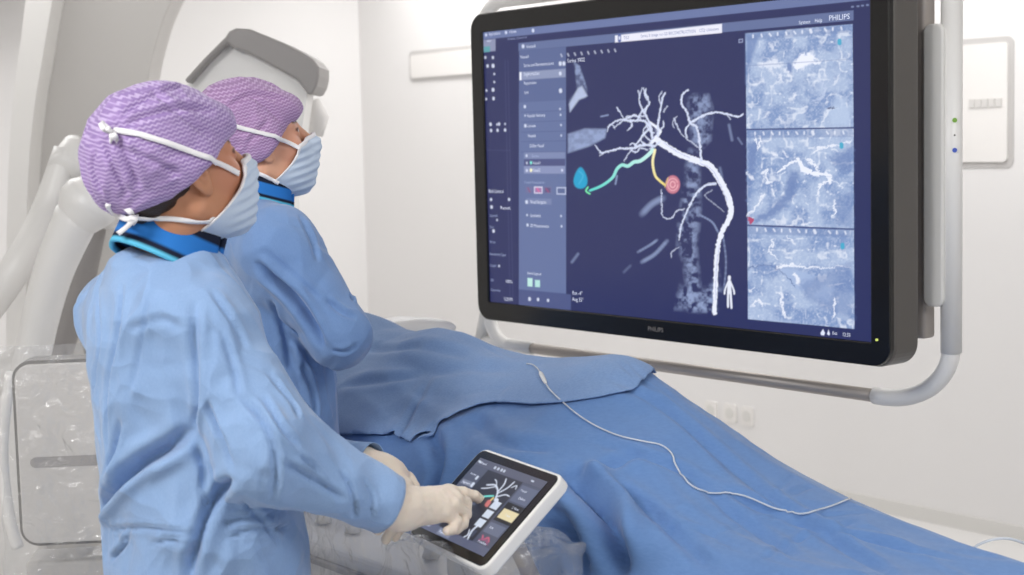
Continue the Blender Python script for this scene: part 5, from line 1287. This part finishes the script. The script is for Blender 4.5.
n2['col'] = (A3(W(252, 190, 3.11)), R(-14), .082, .068, .045, R(-30))
n2['folds'] = [([(256, 262), (272, 278), (292, 295), (310, 320), (324, 348)], .018, .018), ([(262, 250), (285, 270), (318, 300)], .006, .012), ([(340, 262), (348, 285), (352, 300)], .006, .010), ([(300, 215), (312, 240), (318, 262)], .004, .012), ([(326, 300), (342, 312), (356, 318)], .005, .010),
               ([(280, 330), (300, 345), (318, 372)], .006, .014), ([(270, 300), (285, 330), (292, 370)], .007, .014), ([(300, 360), (312, 390), (316, 420)], .005, .012), ([(330, 350), (345, 352), (358, 344)], .004, .008)]
wq = n2['J']['wrr']
def hand_flat(wr, f_, s_, up):
    f_, s_, up = [np.array(v) / np.linalg.norm(v) for v in (f_, s_, up)]
    pt_ = lambda a, b_, c_: wr + f_ * a + s_ * b_ + up * c_
    chs = []; pal = []
    for k, (l, b_) in enumerate(((.07, .030), (.078, .010), (.073, -.010), (.058, -.029))):
        k0 = pt_(.085, b_, .0); chs.append([(k0, .0115), (pt_(.085 + l * .42, b_ * 1.1, -.006), .0098), (pt_(.085 + l * .72, b_ * 1.15, -.018), .0088), (pt_(.085 + l * .95, b_ * 1.15, -.03), .0078)]); pal.append((wr, .024, k0, .013))
    chs.append([(pt_(.03, .032, -.006), .0135), (pt_(.06, .052, -.012), .0115), (pt_(.085, .056, -.018), .0095)]); pal.append((wr, .02, pt_(.035, .03, -.005), .014))
    return dict(wr=wr, chains=chs, palm=pal, cuff=(wr - f_ * .03, wr + f_ * .01, .029, .026))
n2['hands'] = [hand_flat(n2['J']['wrr'] + np.array([-.004, .01, .0]), (-.28, 1, -.05), (-1, -.28, 0), (0, 0, 1)), hand_flat(n2['J']['wrl'] + np.array([.01, -.01, 0]), (.1, -1, -.1), (1, .1, 0), (0, 0, 1))]
nurse(n2)

# ================================================================== tablet and control console
TLp, TRp, BRp, BLp = (482, 449), (560, 477), (483, 567), (408, 532)
Tc = W(483, 507, 2.445)
# frame of the glass, solved so that its sides are at right angles
def tri(dx): return W(482, 449, Tc.y + dx[0]), W(560, 477, Tc.y + dx[1]), W(483, 567, Tc.y + dx[2]), W(408, 532, Tc.y + dx[3])
best = None
for k in range(6000):
    rr = np.random.RandomState(k) if k < 3000 else np.random.RandomState(k)
    if k < 3000: x = np.array([.124, -.085]) + rr.uniform(-.08, .08, 2)
    else: x = bx_ + rr.normal(0, .004, 2)
    a = W(482, 449, Tc.y + x[0]); b = W(560, 477, Tc.y + x[1]); w0 = (a - b)
    # fourth corner from parallelogram through the bottom ones
    c = W(483, 567, Tc.y - x[0]); d = W(408, 532, Tc.y - x[1])
    e1_, e2_ = b - a, d - a
    cost = (e1_.normalized().dot(e2_.normalized())) ** 2 * 4 + ((b - c).normalized().dot((b - a).normalized())) ** 2 + (e1_.length / e2_.length - 1.32) ** 2 + ((a + c - b - d).length) ** 2 * 30
    if best is None or cost < best: best = cost; bx_ = x; sol_ = (a, b, c, d)
a, b, c, d = sol_
print('tablet', best, bx_, (b - a).length, (d - a).length)
TC = (a + b + c + d) / 4
TX = ((b - a) + (c - d)).normalized(); TY = ((a - d) + (b - c)); TY = (TY - TX * TY.dot(TX)).normalized(); TZ = TX.cross(TY).normalized()
TW = ((b - a).length + (c - d).length) / 2; TH = ((a - d).length + (b - c).length) / 2
print('tz', TZ, 'TW', TW, TH)
if TZ.y > 0: print('WARN tablet faces away')
tab = thing('tablet', 'black-framed touchscreen tablet in a white holder, tapped by the near nurse', 'tablet', TC - TZ * .03)
bevel(MB().prism(rrect(TW, TH, .014), TC, TX, TY, TZ, -.007, 0).build('bezel', M['black'], tab), .0015)
bevel(MB().prism(rrect(TW + .010, TH + .010, .019), TC, TX, TY, TZ, -.024, -.0015).build('case', M['white'], tab), .004)
mx_, my_ = .017, .0155
SWt, SHt = TW - 2 * mx_, TH - 2 * my_
t0 = TC - TX * SWt / 2 - TY * SHt / 2 + TZ * .0005
P_, q_ = screen_px(300, 226, t0, TX, TY, SWt, SHt)
pt = Paint(q_, srgb(40, 42, 56))
_cnr = [proj(np.array(t0 + TX * SWt * i + TY * SHt * j)) for i, j in ((0, 1), (1, 1), (1, 0), (0, 0))]
def tq(u0, u1, v0, v1, col, al=1.0, soft=.4):
    g_ = lambda u, v: proj(np.array(t0 + TX * SWt * u + TY * SHt * (1 - v))); pt.poly([g_(u0, v0), g_(u1, v0), g_(u1, v1), g_(u0, v1)], col, al, soft)
g_ = lambda u, v: tuple(proj(np.array(t0 + TX * SWt * u + TY * SHt * (1 - v))))
tq(0, 1, 0, .10, srgb(84, 88, 108)); tq(0, .22, .10, 1, srgb(78, 84, 104)); tq(.74, 1, .10, 1, srgb(74, 80, 102)); tq(0, 1, .90, 1, srgb(88, 94, 120)); tq(.76, 1, .36, .60, srgb(18, 18, 24)); tq(.02, .2, .3, .36, srgb(120, 126, 146)); tq(.76, .99, .13, .34, srgb(94, 102, 126)); tq(.26, .45, .91, .985, srgb(128, 136, 160))
tq(.78, .99, .44, .56, srgb(226, 212, 170)); tq(.76, .98, .63, .76, srgb(100, 108, 132))
for v in (.40, .52, .64): tq(.605, .705, v, v + .095, srgb(206, 216, 232))
tq(.62, .70, .78, .86, srgb(70, 76, 98)); 
pt.line([g_(.8, .80), g_(.84, .84), g_(.88, .80), g_(.92, .84)], 1.6, srgb(190, 90, 120), .7); pt.line([g_(.8, .86), g_(.86, .83), g_(.93, .87)], 1.6, srgb(150, 80, 120), .6)
wv_ = srgb(214, 222, 238)
for p_, w_ in (([(.60, .40), (.55, .30), (.46, .24), (.36, .27)], 2.2), ([(.55, .30), (.55, .20), (.52, .13)], 1.6), ([(.56, .32), (.62, .22), (.64, .13)], 1.6), ([(.58, .36), (.66, .30), (.72, .30)], 1.6), ([(.5, .27), (.44, .2), (.40, .18)], 1.2), ([(.60, .40), (.62, .38), (.66, .44)], 3), ([(.48, .25), (.40, .30), (.33, .33)], 1.3), ([(.66, .7), (.64, .8), (.67, .9)], 2.4), ([(.60, .8), (.63, .86), (.61, .9)], 1.4), ([(.66, .2), (.7, .16), (.72, .2)], 1)):
    pt.line([g_(*k) for k in p_], w_ * .6, wv_, .85)
pt.line([g_(.54, .36), g_(.45, .40), g_(.40, .44)], 1.5, srgb(110, 215, 205)); pt.line([g_(.56, .38), g_(.55, .44)], 1.5, srgb(230, 200, 120)); pt.line([g_(.55, .44), g_(.555, .48)], 4, srgb(200, 110, 110))
for u in (.28, .33, .38, .42): pt.line([g_(u, .045), g_(u, .06)], 1.8, wv_, .8, sm=0)
pt.line([g_(.03, .045), g_(.05, .05)], 2.2, wv_, .9, sm=0); pt.line([g_(.82, .05), g_(.84, .05)], 1.6, wv_, .9, sm=0); pt.line([g_(.17, .22), g_(.17, .25)], 2, wv_, .9, sm=0); pt.line([g_(.19, .31), g_(.19, .345)], 2.4, wv_, .9, sm=0)
for a_, b_ in (((.30, .62), (.40, .52)), ((.35, .75), (.46, .62)), ((.28, .5), (.34, .46))): pt.line([g_(*a_), g_(*b_)], 2, srgb(120, 128, 150), .6, soft=1)
ii = np.arange(300 * 226).reshape(226, 300); Fq = np.stack([ii[:-1, :-1], ii[:-1, 1:], ii[1:, 1:], ii[1:, :-1]], -1).reshape(-1, 4)
scr = mesh('screen', P_.reshape(-1, 3), Fq, M['screen'], tab, False); attr(scr, 'paint', np.c_[pt.C.reshape(-1, 3), np.ones(300 * 226)], 'FLOAT_COLOR')
def tab_text(items, name, mt):
    V = []; Fc = []
    for s_, u, v, h_, w_ in items:
        cu = bpy.data.curves.new('t', 'FONT'); cu.body = s_; o = bpy.data.objects.new('t', cu); COL.objects.link(o); bpy.context.view_layer.update()
        me = bpy.data.meshes.new_from_object(o.evaluated_get(bpy.context.evaluated_depsgraph_get())); bpy.data.objects.remove(o)
        X_ = max(k.co.x for k in me.vertices); n0 = len(V); p0 = t0 + TX * SWt * u + TY * SHt * (1 - v) + TZ * .0004
        V += [tuple(p0 + TX * k.co.x * w_ * SWt / X_ + TY * k.co.y * h_ * SHt / .72) for k in me.vertices]; Fc += [tuple(n0 + i for i in p.vertices) for p in me.polygons]
    return mesh(name, V, Fc, mt, tab, False)
tw_ = tab_text([('Vessel', .07, .065, .03, .08), ('Series', .05, .22, .022, .09), ('Segment', .04, .345, .028, .12), ('Vessel', .79, .2, .024, .08), ('Define', .84, .29, .026, .09), ('2 View', .86, .415, .03, .09), ('Trace', .85, .515, .024, .07), ('Edit', .8, .70, .026, .05), ('Finalize', .8, .885, .026, .12), ('Measure', .28, .965, .028, .12), ('Roll', .05, .955, .024, .07)], 'screen_writing', wtx)
join(scr, [tw_])
# holder arm and console box below
hold = thing('tablet_stand', 'grey metal bracket carrying the tablet above the console', 'bracket', TC - TZ * .06 - ZV * .1)
bevel(MB().box(TC - TZ * .034, TX * TW * .32, TY * TH * .30, TZ * .0095).build('back_plate', M['mgrey'], hold), .003)
con_c = TC - TZ * .10 + N * .035; 
MB().tube([TC - TZ * .040, TC - TZ * .075, Vector((con_c.x, con_c.y, TC.z - .16))], .018, 16).build('neck', M['steel'], hold, True)
ky = hit(300, 521, (0, 0, 0), ZV)
cz = .905                                                # top of the console
ctr = Vector((TC.x, TC.y, 0)) - U * .285 + N * .03
con = thing('control_console', 'table-side control console in clear plastic under the tablet', 'console', Vector((ctr.x, ctr.y, cz - .16)))
bevel(MB().prism(rrect(.74, .17, .03), ctr + ZV * (cz - .16), U, N, ZV, 0, .145).build('body', mat('console_grey', srgb(226, 222, 217), .4), con), .012)
bevel(MB().prism(rrect(.76, .19, .035), ctr + ZV * (cz - .05), U, N, ZV, 0, .012).build('edge_rail', M['mgrey'], con), .003)
for k, (s_, c_) in enumerate(((-.33, 'white'), (-.24, 'offwhite'), (-.14, 'white'), (.10, 'white'), (.26, 'white'))):
    b_ = ctr + U * s_ + ZV * (cz - .01)
    MB().tube([b_, b_ + ZV * .012, b_ + ZV * .035], [.016, .012, .017], 16).build('knob', M[c_], con, True)
bevel(MB().prism(rrect(.10, .10, .02), ctr + U * .25 + ZV * (cz - .015), U, N, ZV, 0, .06).build('joystick_block', M['lgrey'], con), .01)
MB().box(ctr + N * .14 + ZV * (cz - .10), U * .3, N * .07, ZV * .012).build('rail_clamp', M['steel'], con)
MB().tube([ctr + ZV * .0, ctr + ZV * (cz - .16)], .03, 16).build('support_post', M['lgrey'], con, True)
# crumpled clear cover over the console
def plast(p):
    q = p - np.array(ctr + ZV * (cz - .09)); x = q @ np.array(U); y = q @ np.array(N); z = q[:, 2]
    dx, dy, dz = np.abs(x) - .37, np.abs(y) - .092, np.abs(z) - (.125)
    d = np.sqrt(np.maximum(dx, 0) ** 2 + np.maximum(dy, 0) ** 2 + np.maximum(dz, 0) ** 2) + np.minimum(np.maximum(np.maximum(dx, dy), dz), 0) - .018
    return d - .010 * fbm(p * 13, 2) - .007 * ridge(p * 11 + 4, 2)
Pp, Qp = surfnet(plast, np.array(ctr) + [-.5, -.6, cz - .30], np.array(ctr) + [.5, .6, cz + .12], .008, it=1)
kk = Pp[Qp].mean(1)[:, 2] > cz - .20; Qp = Qp[kk]
us = np.unique(Qp); rem = -np.ones(len(Pp), int); rem[us] = np.arange(len(us))
pc_ = mesh('plastic_cover', Pp[us], rem[Qp], M['plastic']); tag(pc_, 'wrinkled clear plastic sheet wrapped over the console below the tablet', 'plastic cover')
